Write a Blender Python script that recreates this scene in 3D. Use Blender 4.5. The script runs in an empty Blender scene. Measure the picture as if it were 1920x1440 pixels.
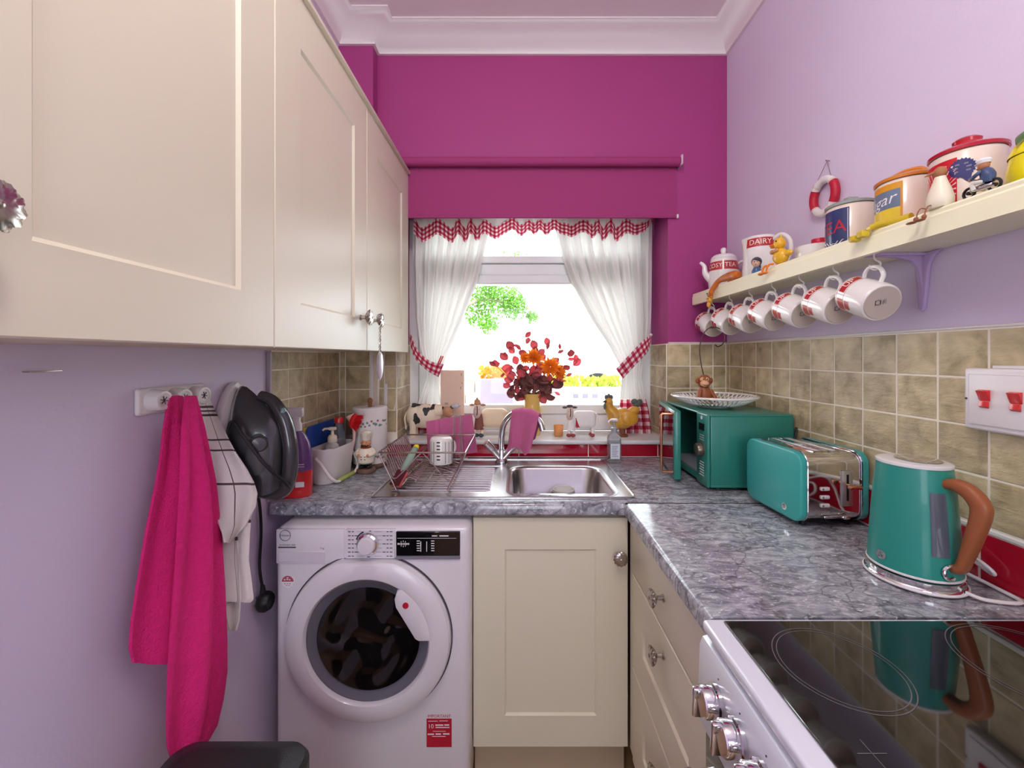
import bpy, bmesh, math, random
from mathutils import Vector, Matrix, Euler
RNG = random.Random(7)
sc = bpy.context.scene
COL = sc.collection
PI = math.pi
# ---------------------------------------------------------------- camera, world, lights, exposure
CAM_Z = 1.37
cam_d = bpy.data.cameras.new('camera'); cam = bpy.data.objects.new('camera', cam_d); COL.objects.link(cam)
cam.location = (0, 0, CAM_Z); cam.rotation_euler = (PI/2, 0, 0)
cam_d.sensor_width = 36.0; cam_d.lens = 36.0*769/1920
cam_d.shift_x = -10/1920; cam_d.shift_y = -52/1920
cam_d.clip_start = 0.02; cam_d.clip_end = 200
sc.camera = cam
sc.view_settings.view_transform = 'Standard'; sc.view_settings.look = 'None'
sc.view_settings.gamma = 1.0; sc.view_settings.use_curve_mapping = False
sc.view_settings.exposure = 0.5
sc.cycles.max_bounces = 8; sc.cycles.diffuse_bounces = 4; sc.cycles.glossy_bounces = 4; sc.cycles.transmission_bounces = 6; sc.cycles.use_adaptive_sampling = True; sc.cycles.adaptive_threshold = 0.045; sc.cycles.caustics_reflective = False; sc.cycles.caustics_refractive = False; sc.cycles.transparent_max_bounces = 12
sc.cycles.use_denoising = True
w = bpy.data.worlds.new('overcast_sky'); sc.world = w; w.use_nodes = True
bg = w.node_tree.nodes['Background']
bg.inputs['Color'].default_value = (0.88, 0.965, 1.0, 1); bg.inputs['Strength'].default_value = 4.6
LAMP_W = 13.0

# ---------------------------------------------------------------- helpers
def lin(c):
    o = []
    for v in c[:3]:
        v /= 255.0
        o.append(v/12.92 if v <= 0.04045 else ((v+0.055)/1.055)**2.4)
    return (o[0], o[1], o[2], 1.0)
def P(px, py, d):
    return Vector(((px-970)*d/769.0, d, CAM_Z-(py-668)*d/769.0))
MATS = {}
def mat(name, col=(200,200,200), rough=0.5, metal=0.0, var=0.05, vs=9.0, bump=0.0, bs=60.0, spec=0.5, trans=0.0,
        coat=0.0, alpha=1.0, emit=None, es=1.0, ior=1.45, sheen=0.0, rnd=0.0, transl=0.0, stretch=None, sss=0.0):
    if name in MATS: return MATS[name]
    m = bpy.data.materials.new(name); m.use_nodes = True; MATS[name] = m
    nt = m.node_tree; N = nt.nodes; L = nt.links
    b = N['Principled BSDF']; out = N['Material Output']
    tc = N.new('ShaderNodeTexCoord'); co = tc.outputs['Object']
    if stretch:
        mp = N.new('ShaderNodeMapping'); mp.inputs['Scale'].default_value = stretch; L.new(co, mp.inputs['Vector']); co = mp.outputs['Vector']
    ns = N.new('ShaderNodeTexNoise'); ns.inputs['Scale'].default_value = vs; ns.inputs['Detail'].default_value = 4
    L.new(co, ns.inputs['Vector'])
    c = lin(col)
    mx = N.new('ShaderNodeMix'); mx.data_type = 'RGBA'
    mx.inputs['A'].default_value = tuple(max(0, v*(1-var)) for v in c[:3])+(1,)
    mx.inputs['B'].default_value = tuple(min(1, v*(1+var)) for v in c[:3])+(1,)
    L.new(ns.outputs['Fac'], mx.inputs['Factor']); cc = mx.outputs['Result']
    if rnd:
        oi = N.new('ShaderNodeObjectInfo'); hs = N.new('ShaderNodeHueSaturation')
        mr = N.new('ShaderNodeMapRange'); mr.inputs['To Min'].default_value = 1-rnd; mr.inputs['To Max'].default_value = 1+rnd
        L.new(oi.outputs['Random'], mr.inputs['Value']); L.new(mr.outputs['Result'], hs.inputs['Value']); L.new(cc, hs.inputs['Color']); cc = hs.outputs['Color']
    L.new(cc, b.inputs['Base Color'])
    b.inputs['Roughness'].default_value = rough; b.inputs['Metallic'].default_value = metal
    b.inputs['Specular IOR Level'].default_value = spec; b.inputs['Transmission Weight'].default_value = trans
    b.inputs['Coat Weight'].default_value = coat; b.inputs['Coat Roughness'].default_value = 0.04; b.inputs['Alpha'].default_value = alpha
    b.inputs['IOR'].default_value = ior; b.inputs['Sheen Weight'].default_value = sheen
    if sss: b.inputs['Subsurface Weight'].default_value = sss; b.inputs['Subsurface Radius'].default_value = (.02,.015,.01)
    if emit: b.inputs['Emission Color'].default_value = lin(emit); b.inputs['Emission Strength'].default_value = es
    if bump:
        n2 = N.new('ShaderNodeTexNoise'); n2.inputs['Scale'].default_value = bs; n2.inputs['Detail'].default_value = 3
        L.new(co, n2.inputs['Vector'])
        bp = N.new('ShaderNodeBump'); bp.inputs['Strength'].default_value = bump; bp.inputs['Distance'].default_value = 0.004
        L.new(n2.outputs['Fac'], bp.inputs['Height']); L.new(bp.outputs['Normal'], b.inputs['Normal'])
    if transl:
        tr = N.new('ShaderNodeBsdfTranslucent'); L.new(cc, tr.inputs['Color'])
        ms = N.new('ShaderNodeMixShader'); ms.inputs['Fac'].default_value = transl
        L.new(b.outputs['BSDF'], ms.inputs[1]); L.new(tr.outputs['BSDF'], ms.inputs[2]); L.new(ms.outputs['Shader'], out.inputs['Surface'])
    return m
def nodes_of(m): return m.node_tree.nodes, m.node_tree.links, m.node_tree.nodes['Principled BSDF']

class MB:
    """collects shapes, built into one mesh object"""
    def __init__(s): s.bm = bmesh.new(); s.mi = 0; s.uv = None
    def raw(s, vs, fs, uvs=None):
        bv = [s.bm.verts.new(v) for v in vs]
        if uvs is not None and s.uv is None: s.uv = s.bm.loops.layers.uv.verify()
        for f in fs:
            try: nf = s.bm.faces.new([bv[i] for i in f])
            except ValueError: continue
            nf.material_index = s.mi; nf.smooth = True
            if uvs is not None:
                for lp, i in zip(nf.loops, f): lp[s.uv].uv = uvs[i]
        return s
    def take(s, t, mtx=None):
        t.verts.index_update()
        s.raw([(mtx @ v.co) if mtx else v.co.copy() for v in t.verts], [[v.index for v in f.verts] for f in t.faces]); t.free(); return s
    def box(s, x0, x1, y0, y1, z0, z1, b=0.0, seg=1, mtx=None):
        t = bmesh.new(); bmesh.ops.create_cube(t, size=1)
        for v in t.verts: v.co = Vector(((x0+x1)/2+v.co.x*(x1-x0), (y0+y1)/2+v.co.y*(y1-y0), (z0+z1)/2+v.co.z*(z1-z0)))
        if b: bmesh.ops.bevel(t, geom=list(t.edges), offset=b, segments=seg, affect='EDGES', profile=0.5)
        return s.take(t, mtx)
    def prism(s, poly, axis, a0, a1, b=0.0, seg=2, mtx=None):
        """poly: 2D points; axis 'x': (y,z), 'y': (x,z), 'z': (x,y)"""
        t = bmesh.new()
        def mk(p, a): return {'x': (a, p[0], p[1]), 'y': (p[0], a, p[1]), 'z': (p[0], p[1], a)}[axis]
        v0 = [t.verts.new(mk(p, a0)) for p in poly]; v1 = [t.verts.new(mk(p, a1)) for p in poly]
        f0 = t.faces.new(v0); f1 = t.faces.new(v1[::-1]); n = len(poly)
        for i in range(n): t.faces.new((v0[(i+1) % n], v0[i], v1[i], v1[(i+1) % n]))
        bmesh.ops.recalc_face_normals(t, faces=list(t.faces))
        if b:
            es = [e for e in t.edges if (e in f0.edges) or (e in f1.edges)]
            bmesh.ops.bevel(t, geom=es, offset=b, segments=seg, affect='EDGES', profile=0.5)
        return s.take(t, mtx)
    def tube(s, pts, r, seg=8, closed=False, cap=True, flat=None, mtx=None):
        pts = [Vector(p) for p in pts]; n = len(pts); rr = r if isinstance(r, (list, tuple)) else [r]*n
        tan = []
        for i in range(n):
            a = pts[(i-1) % n] if (closed or i > 0) else pts[i]; c = pts[(i+1) % n] if (closed or i < n-1) else pts[i]
            d = c-a; tan.append(d.normalized() if d.length > 1e-9 else Vector((0,0,1)))
        up = Vector((0,0,1)) if abs(tan[0].z) < 0.9 else Vector((1,0,0))
        nrm = (up-tan[0]*up.dot(tan[0])).normalized(); vs = []; fs = []
        for i in range(n):
            nrm = (nrm-tan[i]*nrm.dot(tan[i])); nrm = nrm.normalized() if nrm.length > 1e-6 else tan[i].orthogonal().normalized()
            bn = tan[i].cross(nrm)
            for k in range(seg):
                a = 2*PI*k/seg; q = pts[i]+(nrm*math.cos(a)*(flat or 1.0)+bn*math.sin(a))*rr[i]
                vs.append(mtx @ q if mtx else q)
        m = n if closed else n-1
        for i in range(m):
            for k in range(seg):
                a = i*seg+k; b = i*seg+(k+1) % seg; c = ((i+1) % n)*seg+(k+1) % seg; d = ((i+1) % n)*seg+k
                fs.append((a, b, c, d))
        if cap and not closed:
            fs.append(list(range(seg))[::-1]); fs.append(list(range((n-1)*seg, n*seg)))
        return s.raw(vs, fs)
    def cyl(s, p0, p1, r, r1=None, seg=16, mtx=None): return s.tube([p0, p1], [r, r if r1 is None else r1], seg, mtx=mtx)
    def lathe(s, prof, c=(0,0,0), seg=32, mtx=None, fn=None, a0=0.0, a1=2*PI, uv=False):
        full = abs(a1-a0-2*PI) < 1e-6; m = seg if full else seg+1; vs = []; fs = []; n = len(prof)
        for i, (r, z) in enumerate(prof):
            for k in range(m):
                a = a0+(a1-a0)*k/seg; rr = r*(fn(a, z, i) if fn else 1.0)
                q = Vector((c[0]+rr*math.cos(a), c[1]+rr*math.sin(a), c[2]+z)); vs.append(mtx @ q if mtx else q)
        for i in range(n-1):
            for k in range(seg):
                k2 = (k+1) % m
                fs.append((i*m+k, i*m+k2, (i+1)*m+k2, (i+1)*m+k))
        if full:
            if prof[0][0] > 1e-6: pass
        s.raw(vs, fs)
        return s
    def ell(s, c, r, seg=16, rings=10, mtx=None):
        if not hasattr(r, '__len__'): r = (r, r, r)
        vs = []; fs = []; c = Vector(c)
        for i in range(rings+1):
            t = PI*i/rings
            for k in range(seg):
                a = 2*PI*k/seg; q = c+Vector((r[0]*math.sin(t)*math.cos(a), r[1]*math.sin(t)*math.sin(a), r[2]*math.cos(t)))
                vs.append(mtx @ q if mtx else q)
        for i in range(rings):
            for k in range(seg): fs.append((i*seg+k, (i+1)*seg+k, (i+1)*seg+(k+1) % seg, i*seg+(k+1) % seg))
        return s.raw(vs, fs)
    def grid(s, fn, nu, nv, th=0.0, uvs=(1,1)):
        """fn(u,v)->Vector; thickness via a second layer"""
        vs = []; uv = []; fs = []
        for j in range(nv+1):
            for i in range(nu+1): vs.append(Vector(fn(i/nu, j/nv))); uv.append((i/nu*uvs[0], j/nv*uvs[1]))
        def id(i, j): return j*(nu+1)+i
        for j in range(nv):
            for i in range(nu): fs.append((id(i,j), id(i+1,j), id(i+1,j+1), id(i,j+1)))
        if th:
            n0 = len(vs); nr = []
            for j in range(nv+1):
                for i in range(nu+1):
                    a = vs[id(min(i+1,nu),j)]-vs[id(max(i-1,0),j)]; b = vs[id(i,min(j+1,nv))]-vs[id(i,max(j-1,0))]
                    q = a.cross(b); nr.append(q.normalized() if q.length > 1e-12 else Vector((0,0,1)))
            vs += [vs[k]-nr[k]*th for k in range(n0)]; uv += uv[:n0]
            fs += [tuple(n0+q for q in f[::-1]) for f in fs[:nu*nv]]
            for i in range(nu):
                fs.append((id(i+1,0), id(i,0), n0+id(i,0), n0+id(i+1,0))); fs.append((id(i,nv), id(i+1,nv), n0+id(i+1,nv), n0+id(i,nv)))
            for j in range(nv):
                fs.append((id(0,j), id(0,j+1), n0+id(0,j+1), n0+id(0,j))); fs.append((id(nu,j+1), id(nu,j), n0+id(nu,j), n0+id(nu,j+1)))
        return s.raw(vs, fs, uv)
    def text(s, body, size, fn):
        key = body
        if key not in MB._tc:
            cu = bpy.data.curves.new('lettering', 'FONT'); cu.body = body; cu.size = 1.0; cu.align_x = 'CENTER'; cu.align_y = 'CENTER'; cu.resolution_u = 3
            ob = bpy.data.objects.new('lettering', cu); me = ob.to_mesh()
            MB._tc[key] = ([v.co.copy() for v in me.vertices], [tuple(p.vertices) for p in me.polygons])
            ob.to_mesh_clear(); bpy.data.objects.remove(ob); bpy.data.curves.remove(cu)
        vs, fs = MB._tc[key]
        return s.raw([Vector(fn(v.x*size, v.y*size)) for v in vs], fs)
MB._tc = {}
def spline(pts, n=6, closed=False):
    pts = [Vector(p) for p in pts]; m = len(pts); o = []
    for i in range(m if closed else m-1):
        g = lambda k: pts[k % m] if closed else pts[max(0, min(m-1, k))]
        p0, p1, p2, p3 = g(i-1), g(i), g(i+1), g(i+2)
        for k in range(n):
            t = k/n; o.append(0.5*((2*p1)+(p2-p0)*t+(2*p0-5*p1+4*p2-p3)*t*t+(3*p1-p0-3*p2+p3)*t**3))
    if not closed: o.append(pts[-1])
    return o
def interp(tab, x):
    if x <= tab[0][0]: return tab[0][1]
    for (a, b), (c, d) in zip(tab, tab[1:]):
        if x <= c: return b+(d-b)*(x-a)/(c-a)
    return tab[-1][1]
WM = {}
def tag(o, label=None, cat=None, group=None, kind=None):
    if label: o['label'] = label
    if cat: o['category'] = cat
    if group: o['group'] = group
    if kind: o['kind'] = kind
    return o
def thing(name, label, cat, loc=(0,0,0), rotz=0.0, group=None):
    o = bpy.data.objects.new(name, None); o.empty_display_size = 0.05; COL.objects.link(o)
    o.location = loc; o.rotation_euler = (0, 0, rotz); tag(o, label, cat, group)
    WM[o.name] = Matrix.Translation(loc) @ Matrix.Rotation(rotz, 4, 'Z'); return o
def obj(name, mb, mats, parent=None, local=False, ang=38, recalc=True, label=None, group=None):
    me = bpy.data.meshes.new(name)
    bm = mb.bm
    if recalc: bmesh.ops.recalc_face_normals(bm, faces=list(bm.faces))
    bm.to_mesh(me); bm.free()
    for m in (mats if isinstance(mats, (list, tuple)) else [mats]): me.materials.append(m)
    me.set_sharp_from_angle(angle=math.radians(ang))
    o = bpy.data.objects.new(name, me); COL.objects.link(o)
    if parent is not None:
        o.parent = parent; W = WM[parent.name]; WM[o.name] = W
        if not local: me.transform(W.inverted())
    else: WM[o.name] = Matrix.Identity(4)
    if label: o['label'] = label
    return o
def struct(name, mb, m, parent=None, ang=38):
    o = obj(name, mb, m, parent, ang=ang)
    if parent is None: o['kind'] = 'structure'
    return o
def single(name, mb, m, label, cat, group=None, ang=38):
    return tag(obj(name, mb, m, ang=ang), label, cat, group)
def dup(root, loc=None, rotz=None, label=None):
    r = root.copy(); COL.objects.link(r)
    if loc is not None: r.location = loc
    if rotz is not None: r.rotation_euler = (0, 0, rotz)
    if label: r['label'] = label
    for ch in list(root.children):
        c = ch.copy(); COL.objects.link(c); c.parent = r
        for g in list(ch.children):
            d = g.copy(); COL.objects.link(d); d.parent = c
    return r
def flat(c, ux, uy, off=0.0):
    """a flat print frame: centre c, right vector ux, up vector uy"""
    c = Vector(c); ux = Vector(ux).normalized(); uy = Vector(uy).normalized(); n = ux.cross(uy)
    return lambda x, y: c+ux*x+uy*y+n*off
# ---------------------------------------------------------------- materials of the room
m_mag = mat('magenta_paint', (170,62,130), 0.55, var=0.05, vs=3, bump=0.12, bs=140)
m_lil = mat('lilac_paint', (226,212,236), 0.6, var=0.03, vs=3, bump=0.1, bs=140)
m_ceil = mat('white_ceiling_paint', (240,232,234), 0.7, var=0.02)
m_cove = mat('white_coving', (242,235,236), 0.55, var=0.02)
m_grout = mat('cream_grout', (246,238,222), 0.7, var=0.04, vs=60)
m_upvc = mat('white_upvc', (236,236,238), 0.3, var=0.02)
m_floor = mat('oak_laminate', (165,128,92), 0.4, var=0.2, vs=6, stretch=(1,12,1))
m_trimw = mat('white_trim', (235,230,224), 0.4, var=0.03)
# slate-look tile
def tile_mat():
    m = mat('slate_look_tile', (166,152,126), 0.32, var=0.0, rnd=0.10); N, L, b = nodes_of(m)
    tc = N.new('ShaderNodeTexCoord'); oi = N.new('ShaderNodeObjectInfo'); ad = N.new('ShaderNodeVectorMath'); ad.operation = 'MULTIPLY_ADD'
    cb = N.new('ShaderNodeCombineXYZ')
    for k in range(3): L.new(oi.outputs['Random'], cb.inputs[k])
    ad.inputs[1].default_value = (31, 17, 53); L.new(cb.outputs[0], ad.inputs[0]); L.new(tc.outputs['Object'], ad.inputs[2])
    n1 = N.new('ShaderNodeTexNoise'); n1.inputs['Scale'].default_value = 16; n1.inputs['Detail'].default_value = 7; n1.inputs['Distortion'].default_value = 0.5
    L.new(ad.outputs[0], n1.inputs['Vector'])
    n2 = N.new('ShaderNodeTexNoise'); n2.inputs['Scale'].default_value = 18; n2.inputs['Detail'].default_value = 7; n2.inputs['Roughness'].default_value = .62; n2.inputs['Distortion'].default_value = 0.25
    mp = N.new('ShaderNodeMapping'); mp.inputs['Rotation'].default_value = (0.75, 0.75, 0.0); mp.inputs['Scale'].default_value = (1.0, 1.0, 2.6)
    L.new(ad.outputs[0], mp.inputs['Vector']); L.new(mp.outputs[0], n2.inputs['Vector'])
    cr = N.new('ShaderNodeValToRGB'); e = cr.color_ramp.elements
    e[0].position = 0.3; e[0].color = lin((158,140,106)); e[1].position = 0.7; e[1].color = lin((218,201,162))
    k = cr.color_ramp.elements.new(0.5); k.color = lin((194,176,138))
    L.new(n1.outputs['Fac'], cr.inputs['Fac'])
    hs = [n for n in N if n.type == 'HUE_SAT'][0]; L.new(cr.outputs['Color'], hs.inputs['Color'])
    bp = N.new('ShaderNodeBump'); bp.inputs['Strength'].default_value = 0.85; bp.inputs['Distance'].default_value = 0.006
    L.new(n2.outputs['Fac'], bp.inputs['Height']); L.new(bp.outputs['Normal'], b.inputs['Normal'])
    return m
m_tile = tile_mat()
m_red = mat('red_glazed_tile', (176,16,44), 0.08, var=0.06, rnd=0.06, coat=0.5)

XL, XR, YB, ZC = -0.79, 0.956, 1.87, 2.84
YR = -1.9                      # rear end of the kitchen
COLX, COLY = -0.637, 1.81      # boxed column in the far left corner
WX0, WX1, WZ0, WZ1, WY = -0.555, 0.686, 0.975, 2.14, 2.10   # window opening
# floor, ceiling, walls
struct('floor', MB().box(XL-.1, XR+.1, YR, YB+.3, -.06, 0), m_floor)
struct('ceiling', MB().box(XL-.1, XR+.1, YR, YB+.3, ZC, ZC+.1), m_ceil)
wall_left = struct('wall_left', MB().box(XL-.1, XL, YR, YB+.25, 0, ZC), m_lil)
wall_right = struct('wall_right', MB().box(XR, XR+.1, YR, YB+.25, 0, ZC), m_lil)
mb = MB()
mb.box(XL-.1, WX0, YB, YB+.28, 0, ZC); mb.box(WX1, XR+.1, YB, YB+.28, 0, ZC)
mb.box(WX0, WX1, YB, YB+.28, 0, WZ0); mb.box(WX0, WX1, YB, YB+.28, WZ1, ZC)
wall_back = struct('wall_back', mb, m_mag)
column = struct('wall_column', MB().box(XL, COLX, COLY, YB, 0, ZC), m_mag)
# unseen rear wall of the kitchen, its opening added and sized for fill daylight
mb = MB(); mb.box(XL-.1, -.4, YR-.12, YR, 0, ZC); mb.box(.5, XR+.1, YR-.12, YR, 0, ZC); mb.box(-.4, .5, YR-.12, YR, 2.1, ZC); mb.box(-.4, .5, YR-.12, YR, 0, .8)
struct('wall_rear', mb, m_lil)
# coving round the room
def coving(name, path):
    prof = [(0,.0),(.012,.0),(.014,.012),(.022,.02),(.04,.055),(.07,.078),(.082,.082),(.085,.092),(.095,.095),(.095,.1),(0,.1)]
    mb = MB(); n = len(path); vs = []; fs = []
    for i, (x, y) in enumerate(path):
        p = Vector((x, y)); d0 = (p-Vector(path[i-1])).normalized() if i else None; d1 = (Vector(path[i+1])-p).normalized() if i < n-1 else None
        if d0 is None: d0 = d1
        if d1 is None: d1 = d0
        n0 = Vector((d0.y, -d0.x)); n1 = Vector((d1.y, -d1.x)); m = (n0+n1)/(1+n0.dot(n1))
        for (o, z) in prof: vs.append((p.x+m.x*o, p.y+m.y*o, ZC-.1+z))
    k = len(prof)
    for i in range(n-1):
        for j in range(k-1): fs.append((i*k+j, (i+1)*k+j, (i+1)*k+j+1, i*k+j+1))
    mb.raw(vs, fs); o = struct(name, mb, m_cove, ang=60); return o
coving('trim_1', [(XL, YR), (XL, COLY), (COLX, COLY), (COLX, YB), (XR, YB), (XR, YR)])
# tiles, each a piece of the wall that carries it
TM = {}
def tile(parent, c, wv, hv, axis, m, t=0.006):
    """axis: direction the tile faces, '-x','+x','-y'"""
    key = (round(wv, 3), round(hv, 3), axis, m.name)
    if key not in TM:
        b = MB()
        if axis[1] == 'x': b.box(-t/2, t/2, -wv/2, wv/2, -hv/2, hv/2, 0.0016)
        else: b.box(-wv/2, wv/2, -t/2, t/2, -hv/2, hv/2, 0.0016)
        me = bpy.data.meshes.new('tile'); bmesh.ops.recalc_face_normals(b.bm, faces=list(b.bm.faces)); b.bm.to_mesh(me); b.bm.free(); me.materials.append(m)
        me.set_sharp_from_angle(angle=0.5); TM[key] = me
    o = bpy.data.objects.new('red_tile' if m is m_red else 'tile', TM[key]); COL.objects.link(o); o.parent = parent
    o.location = Vector(c)+Vector((RNG.uniform(-.0003,.0003),)*3); return o
ROWS = [1.0245, 1.1245, 1.225, 1.3255, 1.426]
G = 0.0036
def tiles(parent, axis, plane, us, rows, m):
    for a, b in zip(us, us[1:]):
        for c, d in zip(rows, rows[1:]):
            wv, hv = b-a-2*G/2, d-c-2*G/2
            if axis[1] == 'x': tile(parent, (plane, (a+b)/2, (c+d)/2), wv, hv, axis, m)
            else: tile(parent, ((a+b)/2, plane, (c+d)/2), wv, hv, axis, m)
ZW = 0.91
# right wall
us = [-.28+.1005*i for i in range(22)]; us = [u for u in us if u < 1.84]; us = [1.83-.1005*i for i in range(20)][::-1]+[YB-.009]
struct('grout', MB().box(XR-.0072, XR, -.1, YB, ZW+.002, 1.428), m_grout, wall_right)
tiles(wall_right, '-x', XR-.0055, us, ROWS, m_tile)
tiles(wall_right, '-x', XR-.0055, [1.79-.316*i for i in range(7)][::-1]+[YB-.009], [ZW+.003, 1.012], m_red)
struct('tile_edge_strip', MB().box(XR-.011, XR-.001, -.1, YB-.009, 1.0125, 1.0225, .002), m_trimw, wall_right)
struct('tile_edge_strip', MB().box(XR-.010, XR-.001, -.1, YB-.009, 1.4275, 1.434, .002), m_trimw, wall_right)
# back wall, right of the window
struct('grout', MB().box(WX1, XR-.005, YB-.0072, YB, ZW+.002, 1.428), m_grout, wall_back)
tiles(wall_back, '-y', YB-.0055, [WX1-.006, .785, .888, XR-.009], ROWS, m_tile)
tiles(wall_back, '-y', YB-.0055, [.72, XR-.009], [ZW+.003, 1.012], m_red)
struct('tile_edge_strip', MB().box(WX1, XR-.009, YB-.010, YB-.001, 1.4275, 1.434, .002), m_trimw, wall_back)
struct('grout', MB().box(WX1-.0072, WX1, YB, WY-.005, .99, 1.428), m_grout, wall_back)
tiles(wall_back, '-x', WX1-.0055, [YB+.001, WY-.006], [.992]+ROWS[0:], m_tile)
# back wall, left of the window
struct('grout', MB().box(COLX, WX0, YB-.0072, YB, ZW+.002, 1.428), m_grout, wall_back)
tiles(wall_back, '-y', YB-.0055, [COLX+.008, WX0+.006], ROWS, m_tile)
struct('grout', MB().box(WX0, WX0+.0072, YB, WY-.005, .99, 1.428), m_grout, wall_back)
tiles(wall_back, '+x', WX0+.0055, [YB+.001, WY-.006], [.992]+ROWS[0:], m_tile)
# red strip under the sill
struct('grout', MB().box(COLX, WX1+.04, YB-.0072, YB, ZW+.002, .972), m_grout, wall_back)
tiles(wall_back, '-y', YB-.0058, [COLX+.002, -.625, -.309, .007, .322, .638, .72], [ZW+.003, .971], m_red)
# column
struct('grout', MB().box(XL+.005, COLX, COLY-.0072, COLY, ZW+.002, 1.428), m_grout, column)
tiles(column, '-y', COLY-.0055, [XL+.009, -.755, COLX-.011], ROWS, m_tile)
tiles(column, '-y', COLY-.0055, [XL+.009, COLX-.011], [ZW+.003, 1.012], m_red)
struct('corner_strip', MB().box(COLX-.010, COLX+.004, COLY-.010, COLY+.001, ZW+.003, 1.43, .002), m_trimw, column)
struct('grout', MB().box(COLX, COLX+.003, COLY, YB-.006, ZW+.003, 1.428), m_grout, column)
# left wall
struct('grout', MB().box(XL, XL+.0072, 1.305, COLY-.006, ZW+.002, 1.40), m_grout, wall_left)
tiles(wall_left, '+x', XL+.0055, [1.305, 1.405, 1.505, 1.605, 1.705, COLY-.009], [1.0245, 1.1245, 1.225, 1.3255, 1.386], m_tile)
tiles(wall_left, '+x', XL+.0055, [1.305, 1.556, COLY-.009], [ZW+.003, 1.012], m_red)
struct('tile_edge_strip', MB().box(XL, XL+.012, 1.288, 1.304, ZW-.0, 1.386, .003), mat('grey_lilac_trim', (176,160,176), .4), wall_left)
# ---------------------------------------------------------------- window
mb = MB(); F0, F1 = WY-.005, WY+.06
fw = .052
mb.box(WX0, WX0+fw, F0, F1, .99, WZ1, .004); mb.box(WX1-fw, WX1, F0, F1, .99, WZ1, .004)
mb.box(WX0+fw, WX1-fw, F0, F1, .99, 1.075, .004); mb.box(WX0+fw, WX1-fw, F0, F1, WZ1-.06, WZ1, .004)
mb.box(WX0+fw, WX1-fw, F0, F1, 1.785, 1.842, .004)
win = struct('window_1', mb, m_upvc)
def sash(z0, z1, pw):
    a, b = WX0+fw+.003, WX1-fw-.003
    m = MB(); m.box(a, a+pw, F0-.012, F1-.01, z0, z1, .004); m.box(b-pw, b, F0-.012, F1-.01, z0, z1, .004)
    m.box(a+pw, b-pw, F0-.012, F1-.01, z0, z0+pw, .004); m.box(a+pw, b-pw, F0-.012, F1-.01, z1-pw, z1, .004)
    struct('sash', m, m_upvc, win)
    g = mat('window_glass', (250,252,255), 0.0, trans=1.0, ior=1.45, var=0)
    struct('pane', MB().box(a+pw-.004, b-pw+.004, F0+.02, F0+.026, z0+pw-.004, z1-pw+.004), m_glass, win)
mg = bpy.data.materials.new('clear_window_glass'); mg.use_nodes = True; nt = mg.node_tree
gl = nt.nodes.new('ShaderNodeBsdfGlossy'); gl.inputs['Roughness'].default_value = 0.02; tb = nt.nodes.new('ShaderNodeBsdfTransparent'); fr = nt.nodes.new('ShaderNodeFresnel'); fr.inputs['IOR'].default_value = 1.25
ms = nt.nodes.new('ShaderNodeMixShader'); nt.links.new(fr.outputs[0], ms.inputs[0]); nt.links.new(tb.outputs[0], ms.inputs[1]); nt.links.new(gl.outputs[0], ms.inputs[2])
nt.links.new(ms.outputs[0], nt.nodes['Material Output'].inputs['Surface']); m_glass = mg
sash(1.076, 1.784, .046); sash(1.843, WZ1-.061, .036)
# painted reveals are the wall itself; white sill board
mb = MB(); mb.box(WX0-.02, WX1+.035, YB-.022, YB+.0, .973, .990, .004, 2); mb.box(WX0+.0055, WX1-.0055, YB-.003, WY-.006, .973, .990, .002)
sill = struct('window_sill_board', mb, m_upvc)
sill.name = 'trim_2'
# ---------------------------------------------------------------- fitted units
m_cream = mat('cream_cabinet_lacquer', (228,220,198), 0.35, var=0.02, vs=3)
m_carc = mat('cream_carcass', (224,212,188), 0.5, var=0.03)
m_pewter = mat('antique_pewter', (188,182,176), 0.24, metal=1.0, var=0.25, vs=60)
m_dark = mat('dark_gap', (28,24,24), 0.8)
def shaker(mb, axis, plane, thick, a0, a1, z0, z1, rail=.1, top=None, rec=.006, bev=.006):
    """a door leaf with a recessed centre panel; axis '+x' faces +x, '-x', '-y'"""
    top = rail if top is None else top
    def q(a, z, o):
        return {'+x': (plane-o, a, z), '-x': (plane+o, a, z), '-y': (a, plane+o, z)}[axis]
    A = [(a0, z0), (a1, z0), (a1, z1), (a0, z1)]; e = .002
    Ab = [(a0+e, z0+e), (a1-e, z0+e), (a1-e, z1-e), (a0+e, z1-e)]
    B = [(a0+rail, z0+rail), (a1-rail, z0+rail), (a1-rail, z1-top), (a0+rail, z1-top)]
    C = [(a0+rail+bev, z0+rail+bev), (a1-rail-bev, z0+rail+bev), (a1-rail-bev, z1-top-bev), (a0+rail+bev, z1-top-bev)]
    vs = [q(a, z, thick) for a, z in A]+[q(a, z, e) for a, z in A]+[q(a, z, 0) for a, z in Ab]+[q(a, z, 0) for a, z in B]+[q(a, z, rec) for a, z in C]
    fs = [(0, 1, 2, 3), (16, 17, 18, 19)]
    for k in range(4):
        for r in range(4): fs.append((r*4+k, r*4+(k+1) % 4, (r+1)*4+(k+1) % 4, (r+1)*4+k))
    mb.raw(vs, fs); return mb
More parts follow.
